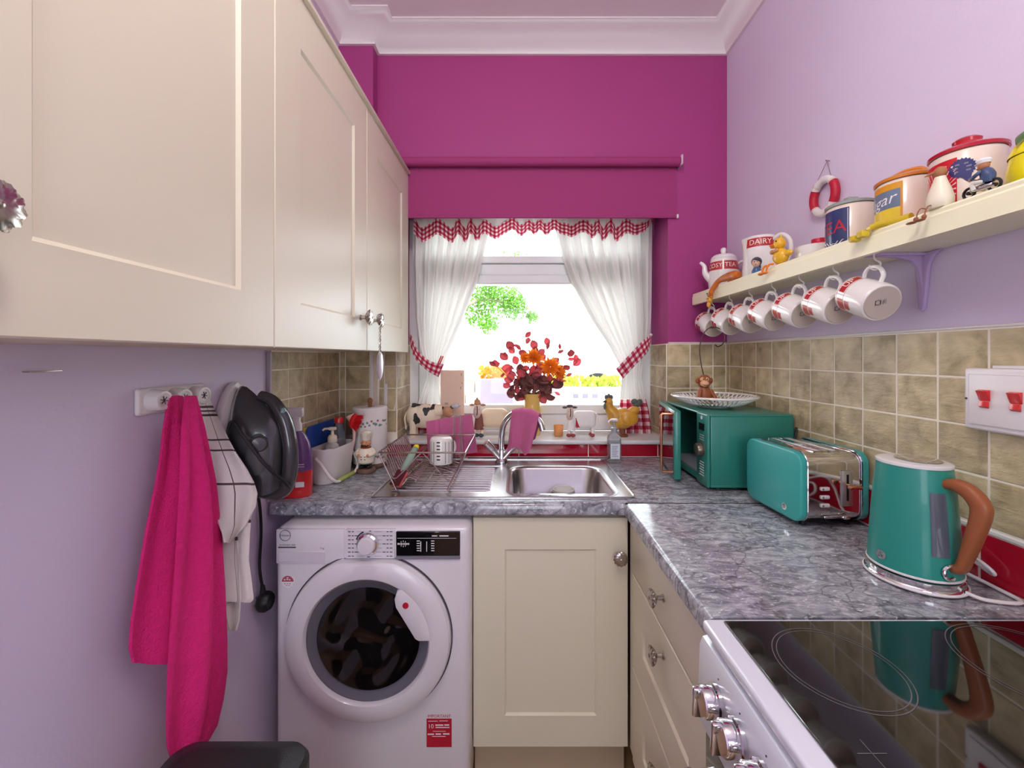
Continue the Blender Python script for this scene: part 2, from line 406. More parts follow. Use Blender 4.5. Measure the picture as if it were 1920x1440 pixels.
def knob_mesh(mb, c, axis, r=.021):
    """swirled pewter knob on a short stem; axis = unit vector pointing out of the door"""
    z = Vector(axis); x = z.orthogonal().normalized(); y = z.cross(x)
    M = Matrix((x, y, z)).transposed().to_4x4(); M.translation = Vector(c)
    mb.lathe([(.009, 0), (.009, .003), (.006, .005), (.0052, .016), (.0075, .019)], mtx=M, seg=14)
    n = 14; prof = []
    kp_ = [(.28, 0), (.42, .06), (.62, .2), (.84, .42), (.96, .58), (1.0, .70), (.98, .80), (.9, .88), (.76, .95), (.58, 1.0), (.4, 1.03), (.24, 1.05), (.12, 1.06), (.0005, 1.062)]
    for (a_, b_) in kp_: prof.append((r*a_, .017+r*b_*.85))
    def fl(a, zz, i):
        t = i/13; return 1+0.10*math.cos(11*(a+1.9*t))*math.sin(PI*min(1, t*.95+.05))
    mb.lathe(prof, mtx=M, seg=72, fn=fl)
    mb.ell((0, 0, .017+r*.9), (.0045, .0045, .002), mtx=M, seg=12, rings=6)
# wall cabinets along the left wall
CX = -.495; CZ0, CZ1 = 1.388, 2.192
D = [(.318, .835), (.8375, 1.3485), (1.351, 1.862)]
lab = ['large cream wall cabinet nearest the camera at top left', 'middle cream wall cabinet in the row of three', 'cream wall cabinet at the window end of the row']
for i, (a, b) in enumerate(D):
    t = thing('wall_cabinet', lab[i], 'cabinet', (XL, (a+b)/2, CZ0), group='cream wall cabinets')
    e = min(b+.001, COLY-.008) if i == 2 else b+.001
    mb = MB(); mb.box(XL+.001, CX-.023, a-.001, e, CZ0+.002, CZ1-.002)
    if i == 2: mb.box(COLX+.006, CX-.023, e, b, CZ0+.002, CZ1-.002)
    obj('carcass', mb, m_carc, t)
    dr = obj('door', shaker(MB(), '+x', CX, .02, a, b, CZ0, CZ1, top=.118), m_cream, t)
    ky = [a+.044, b-.055, a+.05][i]
    mb = MB(); knob_mesh(mb, (CX, ky, 1.492 if i else 1.505), (1, 0, 0), .0235); obj('knob', mb, m_pewter, dr)
# cornice lip along the top
struct('trim_3', MB().box(CX-.05, CX+.012, .3, 1.858, CZ1+.0, CZ1+.012, .004, 2), m_cream)
# worktops
def stone():
    m = mat('grey_marble_laminate', (120,116,120), 0.11, var=0.0, spec=.6); N, L, b = nodes_of(m)
    tc = N.new('ShaderNodeTexCoord'); mp = N.new('ShaderNodeMapping'); mp.inputs['Rotation'].default_value = (0, 0, .9); mp.inputs['Scale'].default_value = (1, 2.4, 1)
    L.new(tc.outputs['Object'], mp.inputs['Vector'])
    n1 = N.new('ShaderNodeTexNoise'); n1.inputs['Scale'].default_value = 15; n1.inputs['Detail'].default_value = 9; n1.inputs['Roughness'].default_value = .68; n1.inputs['Distortion'].default_value = 1.4
    n2 = N.new('ShaderNodeTexNoise'); n2.inputs['Scale'].default_value = 75; n2.inputs['Detail'].default_value = 5; n2.inputs['Distortion'].default_value = .8
    L.new(mp.outputs[0], n1.inputs['Vector']); L.new(mp.outputs[0], n2.inputs['Vector'])
    cr = N.new('ShaderNodeValToRGB'); cr.color_ramp.elements[0].position = .33; cr.color_ramp.elements[0].color = lin((94,94,104)); cr.color_ramp.elements[1].position = .7; cr.color_ramp.elements[1].color = lin((206,206,214))
    k = cr.color_ramp.elements.new(.5); k.color = lin((150,150,160))
    L.new(n1.outputs['Fac'], cr.inputs['Fac'])
    c2 = N.new('ShaderNodeValToRGB'); c2.color_ramp.elements[0].position = .58; c2.color_ramp.elements[0].color = (0,0,0,1); c2.color_ramp.elements[1].position = .7; c2.color_ramp.elements[1].color = (1,1,1,1)
    L.new(n2.outputs['Fac'], c2.inputs['Fac'])
    mx = N.new('ShaderNodeMix'); mx.data_type = 'RGBA'; L.new(c2.outputs['Color'], mx.inputs['Factor']); L.new(cr.outputs['Color'], mx.inputs['A']); mx.inputs['B'].default_value = lin((222,222,230))
    # dark veins
    vo = N.new('ShaderNodeTexVoronoi'); vo.feature = 'DISTANCE_TO_EDGE'; vo.inputs['Scale'].default_value = 5.5
    nv = N.new('ShaderNodeTexNoise'); nv.inputs['Scale'].default_value = 7; nv.inputs['Detail'].default_value = 6; ad = N.new('ShaderNodeVectorMath'); ad.operation = 'MULTIPLY_ADD'; ad.inputs[1].default_value = (.35,.35,.35)
    L.new(tc.outputs['Object'], nv.inputs['Vector']); L.new(nv.outputs['Color'], ad.inputs[0]); L.new(tc.outputs['Object'], ad.inputs[2]); L.new(ad.outputs[0], vo.inputs['Vector'])
    c3 = N.new('ShaderNodeValToRGB'); c3.color_ramp.elements[0].position = .0; c3.color_ramp.elements[0].color = (.55,.55,.55,1); c3.color_ramp.elements[1].position = .028; c3.color_ramp.elements[1].color = (0,0,0,1)
    L.new(vo.outputs['Distance'], c3.inputs['Fac'])
    m2 = N.new('ShaderNodeMix'); m2.data_type = 'RGBA'; L.new(c3.outputs['Color'], m2.inputs['Factor']); L.new(mx.outputs['Result'], m2.inputs['A']); m2.inputs['B'].default_value = lin((52,46,52))
    L.new(m2.outputs['Result'], b.inputs['Base Color']); return m
m_stone = stone()
WF = 1.285; WXR = .3345; WT = .041
SX0, SX1, SY0, SY1 = -.479, .385, 1.318, 1.815      # sink outline
BX0, BX1, BY0, BY1 = -.018, .322, 1.345, 1.69       # bowl
mb = MB(); e = .012
# back worktop with a cut-out for the bowl, rounded front edge
pf = [(YB-.007, ZW), (YB-.007, ZW-WT), (WF+.006, ZW-WT), (WF, ZW-WT+.006), (WF, ZW-.012), (WF+.004, ZW-.004), (WF+.012, ZW)]
mb.prism([(BY0+.03, ZW)] + [(BY0+.03, ZW-WT)] + pf[2:], 'x', XL+.013, XR-.007)
mb.box(XL+.013, BX0-.03, BY0+.03, YB-.013, ZW-WT, ZW); mb.box(BX1+.03, XR-.012, BY0+.03, YB-.013, ZW-WT, ZW); mb.box(BX0-.03, BX1+.03, BY1+.03, YB-.013, ZW-WT, ZW)
single('worktop', mb, m_stone, 'grey marble-effect worktop running under the window with the sink in it', 'worktop', 'grey worktops')
mb = MB(); pr = [(XR-.012, ZW), (XR-.012, ZW-WT), (WXR+.006, ZW-WT), (WXR, ZW-WT+.006), (WXR, ZW-.012), (WXR+.004, ZW-.004), (WXR+.012, ZW)]
mb.prism(pr, 'y', .722, WF-.0035)
t = thing('worktop', 'short grey marble-effect worktop between the cooker and the window worktop', 'worktop', (.64, 1.0, ZW-WT), group='grey worktops')
obj('slab', mb, m_stone, t)
obj('joint_strip', MB().box(WXR+.004, XR-.012, WF-.0033, WF-.0004, ZW-WT, ZW+.0008), m_dark, t)
# sink base unit
DP = 1.305
t = thing('base_cabinet', 'cream base cabinet under the sink beside the washing machine', 'cabinet', (.1, 1.55, 0))
mb = MB(); mb.box(-.14, .352, DP+.021, YB-.02, .13, ZW-WT-.17, 0); mb.box(-.14, -.124, DP+.021, YB-.02, ZW-WT-.17, ZW-WT-.002); mb.box(.336, .352, DP+.021, YB-.02, ZW-WT-.17, ZW-WT-.002); mb.box(-.124, .336, DP+.021, DP+.035, ZW-WT-.03, ZW-WT-.002)
obj('carcass', mb, m_carc, t)
dr = obj('door', shaker(MB(), '-y', DP, .02, -.1405, .352, .126, .8555, rail=.1), m_cream, t)
mb = MB(); knob_mesh(mb, (.322, DP, .738), (0, -1, 0), .0215); obj('knob', mb, m_pewter, dr)
obj('plinth', MB().box(-.14, .352, DP+.05, DP+.068, .0, .124), mat('beige_plinth', (196,176,150), .5), t)
# drawer unit in the right run
DX = .353
t = thing('drawer_unit', 'cream unit of three drawers under the right worktop', 'cabinet', (.64, 1.0, 0))
obj('carcass', MB().box(DX+.021, XR-.02, .735, DP+.0, .13, ZW-WT-.002), m_carc, t)
obj('corner_post', MB().box(DX+.006, DX+.02, 1.262, DP+.0, .126, .866), m_cream, t)
for z0, z1, kz in ((.708, .864, .787), (.42, .704, .648), (.132, .416, .362)):
    mb = MB()
    if z1-z0 < .2: mb.box(DX, DX+.02, .745, 1.258, z0, z1, .003, 2)
    else: shaker(mb, '-x', DX, .02, .745, 1.258, z0, z1, rail=.1)
    dr = obj('drawer', mb, m_cream, t); mb = MB(); knob_mesh(mb, (DX, .99, kz), (-1, 0, 0), .0205); obj('knob', mb, m_pewter, dr)
obj('plinth', MB().box(DX+.05, DX+.068, .74, 1.29, 0, .124), MATS['beige_plinth'], t)
# ---------------------------------------------------------------- washing machine
m_wm = mat('white_enamel', (228,222,230), .28, var=.015, coat=.3); m_chrome = mat('chrome', (225,225,228), .07, metal=1, var=.02)
m_black = mat('gloss_black', (16,16,20), .08, var=.1, coat=.5); m_blk = mat('black_plastic', (24,24,27), .42, var=.15)
m_ink = mat('dark_print', (60,54,66), .6); m_wht = mat('white_print', (238,236,240), .5); m_grey = mat('grey_plastic', (126,124,136), .45)
m_redp = mat('red_print', (190,24,54), .45)
wx0, wx1, wy = -.7315, -.1435, 1.236
t = thing('washing_machine', 'white front-loading washing machine with black display under the worktop', 'washing machine', ((wx0+wx1)/2, 1.5, 0))
mb = MB(); mb.box(wx0, wx1, wy, 1.80, .012, .855, .022, 4); obj('body', mb, m_wm, t)
obj('foot', MB().box(wx0+.03, wx0+.07, wy+.03, wy+.07, 0, .02), m_blk, t); obj('foot', MB().box(wx1-.07, wx1-.03, wy+.03, wy+.07, 0, .02), m_blk, t)
WS = 622.0
def wp(px, py, o=0.0): return Vector(((px-970)/WS, wy-o, CAM_Z-(py-668)/WS))
cx, cz = wp(693, 1192).x, wp(693, 1192).z
Mw = Matrix.Translation((cx, wy, cz)) @ Matrix.Rotation(PI/2, 4, 'X')   # local z -> -y
def clampz(mb0, lim):
    for v in mb0.bm.verts:
        if v.co.z > lim: v.co.z = lim
mb = MB(); mb.lathe([(.246, .0), (.2465, .012), (.242, .024), (.228, .032), (.2, .035), (.187, .0325), (.182, .026), (.181, .01)], mtx=Mw, seg=96); clampz(mb, cz+.231)
ring = obj('door', mb, m_wm, t)
mb = MB(); mb.lathe([(.2475, .0), (.251, .0), (.251, .004), (.2475, .004)], mtx=Mw, seg=96); clampz(mb, cz+.2345); obj('door_shadow_gap', mb, mat('gap_grey', (70,62,74), .7), ring)
mb = MB(); mb.lathe([(.1815, .02), (.178, .021), (.166, .012), (.152, .006), (.148, .008)], mtx=Mw, seg=72); obj('door_gasket', mb, mat('grey_rubber', (104,102,114), .35), ring)
def bowl_glass(u, v):
    a = 2*PI*u; r = .153*(1-v)+.0002; X, Y = r*math.cos(a), r*math.sin(a); zz = .0125-.0085*math.sin(v*PI/2)+(.0030*math.sin(44*X+26*Y+2.2*math.sin(30*Y-9*X))+.0016*math.sin(64*Y-37*X+1.5*math.sin(50*X)))*min(1, v*4)
    return Mw @ Vector((r*math.cos(a), r*math.sin(a), max(.0012, zz)))
mb = MB(); mb.grid(bowl_glass, 96, 30); obj('door_glass', mb, mat('smoked_glass_bowl', (16,14,16), .1, var=.8, vs=7, spec=1.0), ring, ang=180)
arc = [(cx+.19*math.cos(math.radians(a)), cz+.19*math.sin(math.radians(a))) for a in range(2, 60, 6)]
poly = arc+[(cx+.092, cz+.154), (cx+.084, cz+.128), (cx+.088, cz+.105), (cx+.145, cz+.012), (cx+.155, cz+.006)]
mb = MB(); mb.prism(poly, 'y', wy-.034, wy-.012, .004, 2); hd = obj('door_handle', mb, m_wm, ring)
mb = MB(); mb.cyl((cx+.118, wy-.0341, cz+.112), (cx+.118, wy-.036, cz+.112), .009, seg=20); obj('door_badge', mb, m_redp, ring)
# fascia: drawer, dial, display
mb = MB(); mb.box(wp(519,0).x, wp(646,0).x, wy-.003, wy+.01, wp(0,1056).z, wp(0,992).z, .002, 2); dw = obj('detergent_drawer', mb, m_wm, t)
mb = MB(); a, b = wp(524, 1033), wp(610, 1052); mb.box(a.x, b.x, wy-.0045, wy-.002, b.z, a.z, .001); obj('drawer_pull', mb, mat('white_enamel_shadowed_lip', (216,208,220), .3), dw)
mb = MB(); mb.box(wp(648,0).x, wp(741,0).x, wy-.003, wy+.01, wp(0,1047).z, wp(0,992).z, .002); obj('dial_panel', mb, m_wm, t)
c = wp(691, 1018); Md = Matrix.Translation((c.x, wy-.003, c.z)) @ Matrix.Rotation(PI/2, 4, 'X')
mb = MB(); mb.lathe([(.033, 0), (.033, .006), (.031, .010), (.026, .012)], mtx=Md, seg=48); dl = obj('dial', mb, m_chrome, t)
mb = MB(); mb.lathe([(.026, .0), (.0255, .020), (.023, .024), (.0001, .0245)], mtx=Md, seg=40); obj('dial_cap', mb, m_wm, dl)
mb = MB(); mb.box(wp(743,0).x, wp(863,0).x, wy-.004, wy+.01, wp(0,1041).z, wp(0,996).z, .002); ds = obj('display', mb, m_black, t)
mb = MB(); mb.box(wp(743,0).x, wp(863,0).x, wy-.005, wy+.01, wp(0,1047.5).z, wp(0,1041.5).z, .001); obj('button_strip', mb, m_grey, t)
def wtext(mb, s, px, py, size, o=.0005): mb.text(s, size, flat(wp(px, py, o), (1,0,0), (0,0,1)))
def wbar(mb, px, py, wd, hg, o):
    a = wp(px-wd/2, py+hg/2, o); b = wp(px+wd/2, py-hg/2, o); mb.raw([(a.x,a.y,a.z),(b.x,a.y,a.z),(b.x,a.y,b.z),(a.x,a.y,b.z)], [(0,1,2,3)])
mb = MB(); wbar(mb, 815.5, 1003.5, 10, 2, .0046); wbar(mb, 833, 1003.5, 17, 2, .0046)
for k in range(7): wbar(mb, 747.5+k*3.2, 1018.5, 2.2, 3.2, .0046)
for k in (-1, 0, 1): wbar(mb, 757+k*4, 1013.5+abs(k), 1, 2.5, .0046); wbar(mb, 757+k*4, 1023-abs(k), 1, 2.5, .0046)
for k in range(5):
    y = 1013+k*4.5
    for x in (785, 812): a = wp(x-3, y+.8, .0046); b = wp(x+3, y-.8, .0046); mb.raw([(a.x,a.y,a.z),(b.x,a.y,a.z),(b.x,a.y,b.z),(a.x,a.y,b.z)], [(0,1,2,3)])
for (x0, x1, y0, y1) in ((746, 856, 1007.6, 1008.2), (789, 790.4, 1014, 1033), (800, 801.4, 1014, 1033)):
    a = wp(x0, y1, .0046); b = wp(x1, y0, .0046); mb.raw([(a.x,a.y,a.z),(b.x,a.y,a.z),(b.x,a.y,b.z),(a.x,a.y,b.z)], [(0,1,2,3)])
obj('display_print', mb, m_wht, ds)
mb = MB(); wtext(mb, 'Hoover', 536, 1003, .0095, .0036); lg = [wp(536+10*math.cos(k*PI/16), 1003+10*math.sin(k*PI/16), .0036) for k in range(32)]; mb.tube(lg, .0008, 5, closed=True); obj('logo_print', mb, m_ink, dw); mb = MB(); wtext(mb, 'H-WASH 300', 540, 1021, .0085, .0036); wtext(mb, '7 kg', 605, 1027, .0075, .0036)
a = wp(523, 1026.5, .0036); b = wp(556, 1024, .0036); mb.raw([(a.x,a.y,a.z),(b.x,a.y,a.z),(b.x,a.y,b.z),(a.x,a.y,b.z)], [(0,1,2,3)])
obj('model_print', mb, m_ink, dw); mb = MB()
for k in range(7):
    y = 996+k*7.6
    for j, wd in enumerate((5, 4, 6)[:2+k % 2]): wbar(mb, 656+j*6.5, y, wd, 1.5, .0036); wbar(mb, 734-j*6.5, y, wd, 1.5, .0036)
    o = abs(k-3)*3.0; wbar(mb, 674+o/2-2, y, 5+o, .5, .0036); wbar(mb, 714-o/2, y, 5+o, .5, .0036)
wbar(mb, 695, 994.8, 4, 1.6, .0036); wbar(mb, 692, 1043, 6, 1.6, .0036)
mb.tube([wp(691+23*math.cos(math.radians(q)), 1018-23*math.sin(math.radians(q)), .0036) for q in range(112, 165, 8)], .0022, 6)
obj('fascia_print', mb, m_ink, t)
# stickers
c = wp(540, 1090, .0008); Ms = Matrix.Translation(c) @ Matrix.Rotation(PI/2, 4, 'X'); mb = MB(); mb.lathe([(.0195, -.0006), (.0195, .0004), (.0001, .0005)], mtx=Ms, seg=36); mb.mi = 1
mb.raw([c+Vector((.018*math.cos(k*PI/12), -.0008, .018*math.sin(k*PI/12))) for k in range(13)], [tuple(range(13))]); mb.mi = 2
[mb.raw([c+Vector((x-.0025,-.0012,z-.0016)), c+Vector((x+.0025,-.0012,z-.0016)), c+Vector((x+.0025,-.0012,z+.0016)), c+Vector((x-.0025,-.0012,z+.0016))], [(0,1,2,3)]) for x, z in ((-.009,.006),(-.001,.007),(.006,.006),(0,.012))]; mb.mi = 1
[mb.raw([c+Vector((x-.002,-.0012,z-.001)), c+Vector((x+.002,-.0012,z-.001)), c+Vector((x+.002,-.0012,z+.001)), c+Vector((x-.002,-.0012,z+.001))], [(0,1,2,3)]) for x, z in ((-.008,-.006),(0,-.006),(.007,-.006),(-.003,-.011),(.004,-.011))]
obj('round_sticker', mb, [m_wht, mat('faded_red_print', (186,84,104), .5), m_wht], t)
mb = MB(); a = wp(800, 1400); b = wp(847, 1347); mb.box(a.x, b.x, wy-.0012, wy+.0, a.z, b.z); mb.mi = 1
wtext(mb, '10', 808, 1361, .018, .0018)
for (x, y, w_, h_) in ((812, 1351, 18, 1.2), (832, 1350.6, 16, 1.2), (824, 1358.5, 15, 2.6), (838, 1358.2, 9, 2.6), (830, 1362.8, 26, 2), (824, 1370, 24, 1), (808, 1375.5, 12, 2.6), (822, 1375.2, 10, 2.6), (837, 1374.8, 12, 2.6), (823, 1379.5, 25, 1.2)): wbar(mb, x, y, w_, h_, .0018)
obj('guarantee_sticker', mb, [m_redp, m_wht], t)
mb = MB(); wtext(mb, 'IMPORTANT', 823.5, 1342.5, .0125, .0006); obj('sticker_heading', mb, m_redp, t)
# ---------------------------------------------------------------- cooker
m_cw = mat('white_cooker_enamel', (228,231,243), .2, var=.01, coat=.4); m_hob = mat('black_hob_glass', (13,12,14), .04, var=.3, vs=40, spec=1.0, coat=1.0)
CY0, CY1 = .118, .716
t = thing('cooker', 'white freestanding electric cooker with black glass ceramic hob', 'cooker', (.64, .42, 0))
obj('body', MB().box(.345, XR-.03, CY0, CY1-.004, .02, .893), m_cw, t)
obj('hob_frame', MB().box(.322, XR-.02, CY0-.001, CY1, .8935, .9125, .006, 3), m_cw, t)
hob = obj('hob_glass', MB().box(.354, XR-.03, CY0+.012, CY1-.012, .9127, .9165, .0012), m_hob, t)
mb = MB()
def ringm(x, y, r, wd=.0007):
    n = 72
    vs = [(x+(r+s*wd)*math.cos(k*2*PI/n), y+(r+s*wd)*math.sin(k*2*PI/n), .9168) for s in (-1, 1) for k in range(n)]
    mb.raw(vs, [(k, (k+1) % n, n+(k+1) % n, n+k) for k in range(n)])
for x, y, r in ((.47, .60, .083), (.765, .595, .1), (.50, .325, .12), (.77, .30, .083)): ringm(x, y, r); ringm(x, y, r-.006, .0006)
for x, y in ((.405, .468), (.70, .468)):
    mb.raw([(x-.017, y-.0006, .9168), (x+.017, y-.0006, .9168), (x+.017, y+.0006, .9168), (x-.017, y+.0006, .9168)], [(0,1,2,3)])
    mb.raw([(x-.0006, y-.017, .9168), (x+.0006, y-.017, .9168), (x+.0006, y+.017, .9168), (x-.0006, y+.017, .9168)], [(0,1,2,3)])
obj('zone_marking', mb, mat('hob_marking', (104,100,104), .3), hob)
mb = MB(); mb.prism([(.346, .892), (.322, .884), (.317, .872), (.312, .75), (.318, .738), (.346, .738)], 'y', CY0, CY1-.002, .002, 2); obj('control_panel', mb, m_cw, t)
for k in range(7):
    y = .645-.062*k; z = .826; mb = MB(); M = Matrix.Translation((.3148, y, z)) @ Matrix.Rotation(-PI/2+.04, 4, 'Y')
    mb.lathe([(.0255, 0), (.0255, .006), (.0225, .008), (.0225, .024), (.0205, .027), (.0001, .0275)], mtx=M, seg=32)
    mb.box(-.0225, .0225, -.0045, .0045, .02, .040, .003, 2, mtx=M)
    kb = obj('control_knob', mb, m_chrome, t)
    mb = MB(); mb.cyl((.3165, y, z+.036), (.3155, y, z+.036), .0012, seg=8); obj('knob_mark', mb, m_ink, kb)
obj('oven_door', MB().box(.322, .344, CY0+.01, CY1-.012, .36, .73, .004, 2), m_black, t)
obj('oven_door_lower', MB().box(.322, .344, CY0+.01, CY1-.012, .06, .352, .004, 2), m_black, t)
mb = MB(); mb.tube(spline([(.322, .16, .69), (.285, .17, .69), (.28, .2, .69), (.28, .63, .69), (.285, .66, .69), (.322, .67, .69)], 5), .008, 10); obj('oven_handle', mb, m_chrome, t)
# ---------------------------------------------------------------- sink
m_steel = mat('brushed_steel', (198,196,198), .24, metal=1, var=.08, vs=14, stretch=(1,30,1), bump=.03, bs=200)
t = thing('sink', 'stainless steel inset sink with ridged drainer under the window', 'sink', ((SX0+SX1)/2, 1.56, ZW))
def rrect(x0, x1, y0, y1, r, n=6):
    o = []
    for (cx_, cy_, a0) in ((x1-r, y0+r, -PI/2), (x1-r, y1-r, 0), (x0+r, y1-r, PI/2), (x0+r, y0+r, PI)):
        for k in range(n+1): a = a0+PI/2*k/n; o.append((cx_+r*math.cos(a), cy_+r*math.sin(a)))
    return o
mb = MB(); n = 28
def loop(x0, x1, y0, y1, r, z): return [(x, y, z) for x, y in rrect(x0, x1, y0, y1, r)]
bl = [loop(BX0-.022, BX1+.022, BY0-.02, BY1+.022, .075, ZW+.004), loop(BX0-.008, BX1+.008, BY0-.008, BY1+.008, .065, ZW+.0035), loop(BX0, BX1, BY0, BY1, .06, ZW-.006), loop(BX0+.008, BX1-.008, BY0+.008, BY1-.008, .055, ZW-.12), loop(BX0+.03, BX1-.03, BY0+.03, BY1-.03, .04, ZW-.15), loop(BX0+.13, BX1-.13, BY0+.13, BY1-.13, .03, ZW-.153)]
vs = [p for l in bl for p in l]; fs = []
for i in range(len(bl)-1):
    for k in range(n): fs.append((i*n+k, i*n+(k+1) % n, (i+1)*n+(k+1) % n, (i+1)*n+k))
fs.append(tuple(range(5*n, 6*n))); mb.raw(vs, fs); obj('bowl', mb, m_steel, t, recalc=True, ang=50)
mb = MB(); zt = ZW+.0035
def frame_top():
    b0, b1, c0, c1 = BX0-.022, BX1+.022, BY0-.02, BY1+.022
    mb.box(SX0, SX1, SY0, c0, ZW+.0005, zt); mb.box(SX0, SX1, c1, SY1, ZW+.0005, zt); mb.box(b1, SX1, c0, c1, ZW+.0005, zt); mb.box(b0-.03, b0, c0, c1, ZW+.0005, zt)
    # corner fillets of the deck round the bowl
    L = rrect(b0, b1, c0, c1, .075); cs = [(b1, c0), (b1, c1), (b0, c1), (b0, c0)]
    for q in range(4): mb.raw([(cs[q][0], cs[q][1], zt)]+[(x, y, zt) for x, y in L[q*7:q*7+7]], [(0, k, k+1) for k in range(1, 7)])
    # raised rim
    R_ = [(x, y, zt+.001) for x, y in rrect(SX0+.004, SX1-.004, SY0+.004, SY1-.004, .02)]; mb.tube(R_, .003, 6, closed=True)
    mb.box(SX0, BX0-.052, c0, c1, ZW+.0003, ZW+.0012)
frame_top(); obj('deck', mb, m_steel, t)
for k in range(11):
    y = 1.40+k*.027; mb = MB(); mb.tube([(SX0+.05, y, ZW+.0012), (SX0+.06, y, ZW+.0028), (BX0-.09, y, ZW+.0028), (BX0-.075, y, ZW+.0012)], .0048, 8); obj('drainer_ridge', mb, m_steel, t)
mb = MB(); mb.lathe([(.0001, ZW-.1515), (.018, ZW-.1515), (.03, ZW-.150), (.034, ZW-.1515)], c=((BX0+BX1)/2, (BY0+BY1)/2, 0), seg=24); obj('drain', mb, m_chrome, t)
# ---------------------------------------------------------------- mixer tap
tb_ = Vector((-.068, 1.765, ZW+.0045))
t = thing('mixer_tap', 'chrome swan-neck mixer tap with two lever handles', 'tap', tb_)
mb = MB(); mb.lathe([(.026, 0), (.026, .004), (.021, .012), (.018, .03), (.017, .05), (.0145, .056)], c=tb_, seg=28); obj('tap_body', mb, m_chrome, t)
sp = spline([tb_+Vector(q) for q in ((0,0,.04), (0.001,0,.11), (.012,-.006,.165), (.042,-.02,.205), (.085,-.04,.222), (.128,-.06,.215), (.160,-.074,.185), (.172,-.080,.15))], 8)
mb = MB(); mb.tube(sp, [.0125]*len(sp), 16); obj('spout', mb, m_chrome, t)
for sx in (-1, 1):
    a = tb_+Vector((sx*.008, -.004, .022)); b = tb_+Vector((sx*.036, -.012, .056)); c = tb_+Vector((sx*.066, -.02, .090))
    mb = MB(); mb.tube([a, b], .014, 16); mb.tube([b, b.lerp(c, .05), c.lerp(b, .06), c], [.012, .0165, .0165, .0135], 16); obj('lever_handle', mb, m_chrome, t)
# ---------------------------------------------------------------- left wall: hooks, towels, iron
m_wp = mat('white_plastic', (234,228,228), .35, var=.02)
t = thing('towel_hook_rail', 'white plastic rail of three push-in towel holders on the lilac wall', 'hook rail', (XL, .93, 1.24))
obj('rail', MB().box(XL, XL+.012, .842, 1.022, 1.246, 1.303, .006, 3), m_wp, t)
for y in (.876, .931, .988):
    M = Matrix.Translation((XL+.012, y, 1.276)) @ Matrix.Rotation(PI/2, 4, 'Y'); mb = MB()
    mb.lathe([(.023, 0), (.0215, .022), (.0195, .026), (.015, .0265), (.014, .024), (.0001, .0235)], mtx=M, seg=28); h = obj('holder', mb, m_wp, t)
    mb = MB()
    for k in range(3):
        a = k*PI/3+.3; mb.tube([M @ Vector((-.009*math.cos(a), -.009*math.sin(a), .0243)), M @ Vector((.009*math.cos(a), .009*math.sin(a), .0243))], .0009, 5)
    obj('slit', mb, m_ink, h)
m_pink = mat('pink_terry', (232,40,128), .95, var=.12, vs=90, bump=.7, bs=260)
N_, L_, b_ = nodes_of(m_pink)
# woven band near the hem (UV v)
def towel(rows, n, m, base, amp, folds, ph, thick, dd=None):
    """rows: (pixel row, near edge, far edge); hung just off the left wall"""
    r0, r1 = rows[0][0], rows[-1][0]
    def f(u, v):
        y = r0+(r1-r0)*v; a = interp([(r[0], r[1]) for r in rows], y); b = interp([(r[0], r[2]) for r in rows], y); px = a+(b-a)*u
        s = (970-px)/.735; bul = base+amp*min(1, v*4)*(math.sin(folds*u*PI+ph+v*1.2)+.2*math.sin(1.7*folds*u*PI+v*3)) + .02*math.sin(PI*u)*min(1, v*3)
        if dd:
            d = dd[0]+(dd[1]-dd[0])*u+(bul-base)*.8; return P(px, y, d)
        return Vector((bul, 769/s, CAM_Z-(y-668)/s))
    mb = MB(); mb.grid(f, n, 70, thick); return mb
R1 = [(742,336,356), (760,330,362), (800,322,372), (860,313,383), (900,306,390), (1000,287,400), (1100,272,407), (1170,263,410), (1215,261,411), (1243,268,412)]
R2 = [(742,340,358), (800,332,372), (900,326,390), (1000,318,400), (1100,310,407), (1200,302,411), (1260,299,411), (1310,297,404), (1360,296,392), (1400,298,368), (1425,306,350), (1440,318,338)]
t = thing('bath_towel', 'bright pink terry towel hanging from the middle holder', 'towel', (-.74, .93, .5))
obj('front_fold', towel(R2, 40, m_pink, -.728, .008, 4.2, .4, .006), m_pink, t)
obj('back_fold', towel(R1, 40, m_pink, -.757, .006, 3.2, 1.9, .006), m_pink, t)
# striped tea towel
m_tea = mat('white_tea_towel', (236,228,226), .9, var=.04, vs=60, bump=.4, bs=500); N, L, b = nodes_of(m_tea)
uvn = N.new('ShaderNodeUVMap'); sp_ = N.new('ShaderNodeSeparateXYZ'); L.new(uvn.outputs[0], sp_.inputs[0])
def band(src, lo, hi):
    a = N.new('ShaderNodeMath'); a.operation = 'GREATER_THAN'; a.inputs[1].default_value = lo; c = N.new('ShaderNodeMath'); c.operation = 'LESS_THAN'; c.inputs[1].default_value = hi
    m_ = N.new('ShaderNodeMath'); m_.operation = 'MULTIPLY'; L.new(src, a.inputs[0]); L.new(src, c.inputs[0]); L.new(a.outputs[0], m_.inputs[0]); L.new(c.outputs[0], m_.inputs[1]); return m_.outputs[0]
acc = None
for o, lo, hi in (('Y',.09,.105),('Y',.12,.13),('Y',.145,.16),('Y',.31,.322),('Y',.38,.392),('Y',.60,.615),('X',.52,.545)):
    q = band(sp_.outputs[o], lo, hi)
    if acc is None: acc = q
    else:
        mm = N.new('ShaderNodeMath'); mm.operation = 'MAXIMUM'; L.new(acc, mm.inputs[0]); L.new(q, mm.inputs[1]); acc = mm.outputs[0]
bc = b.inputs['Base Color'].links[0].from_socket; mx = N.new('ShaderNodeMix'); mx.data_type = 'RGBA'; L.new(acc, mx.inputs['Factor']); L.new(bc, mx.inputs['A']); mx.inputs['B'].default_value = lin((92,74,78)); L.new(mx.outputs['Result'], b.inputs['Base Color'])
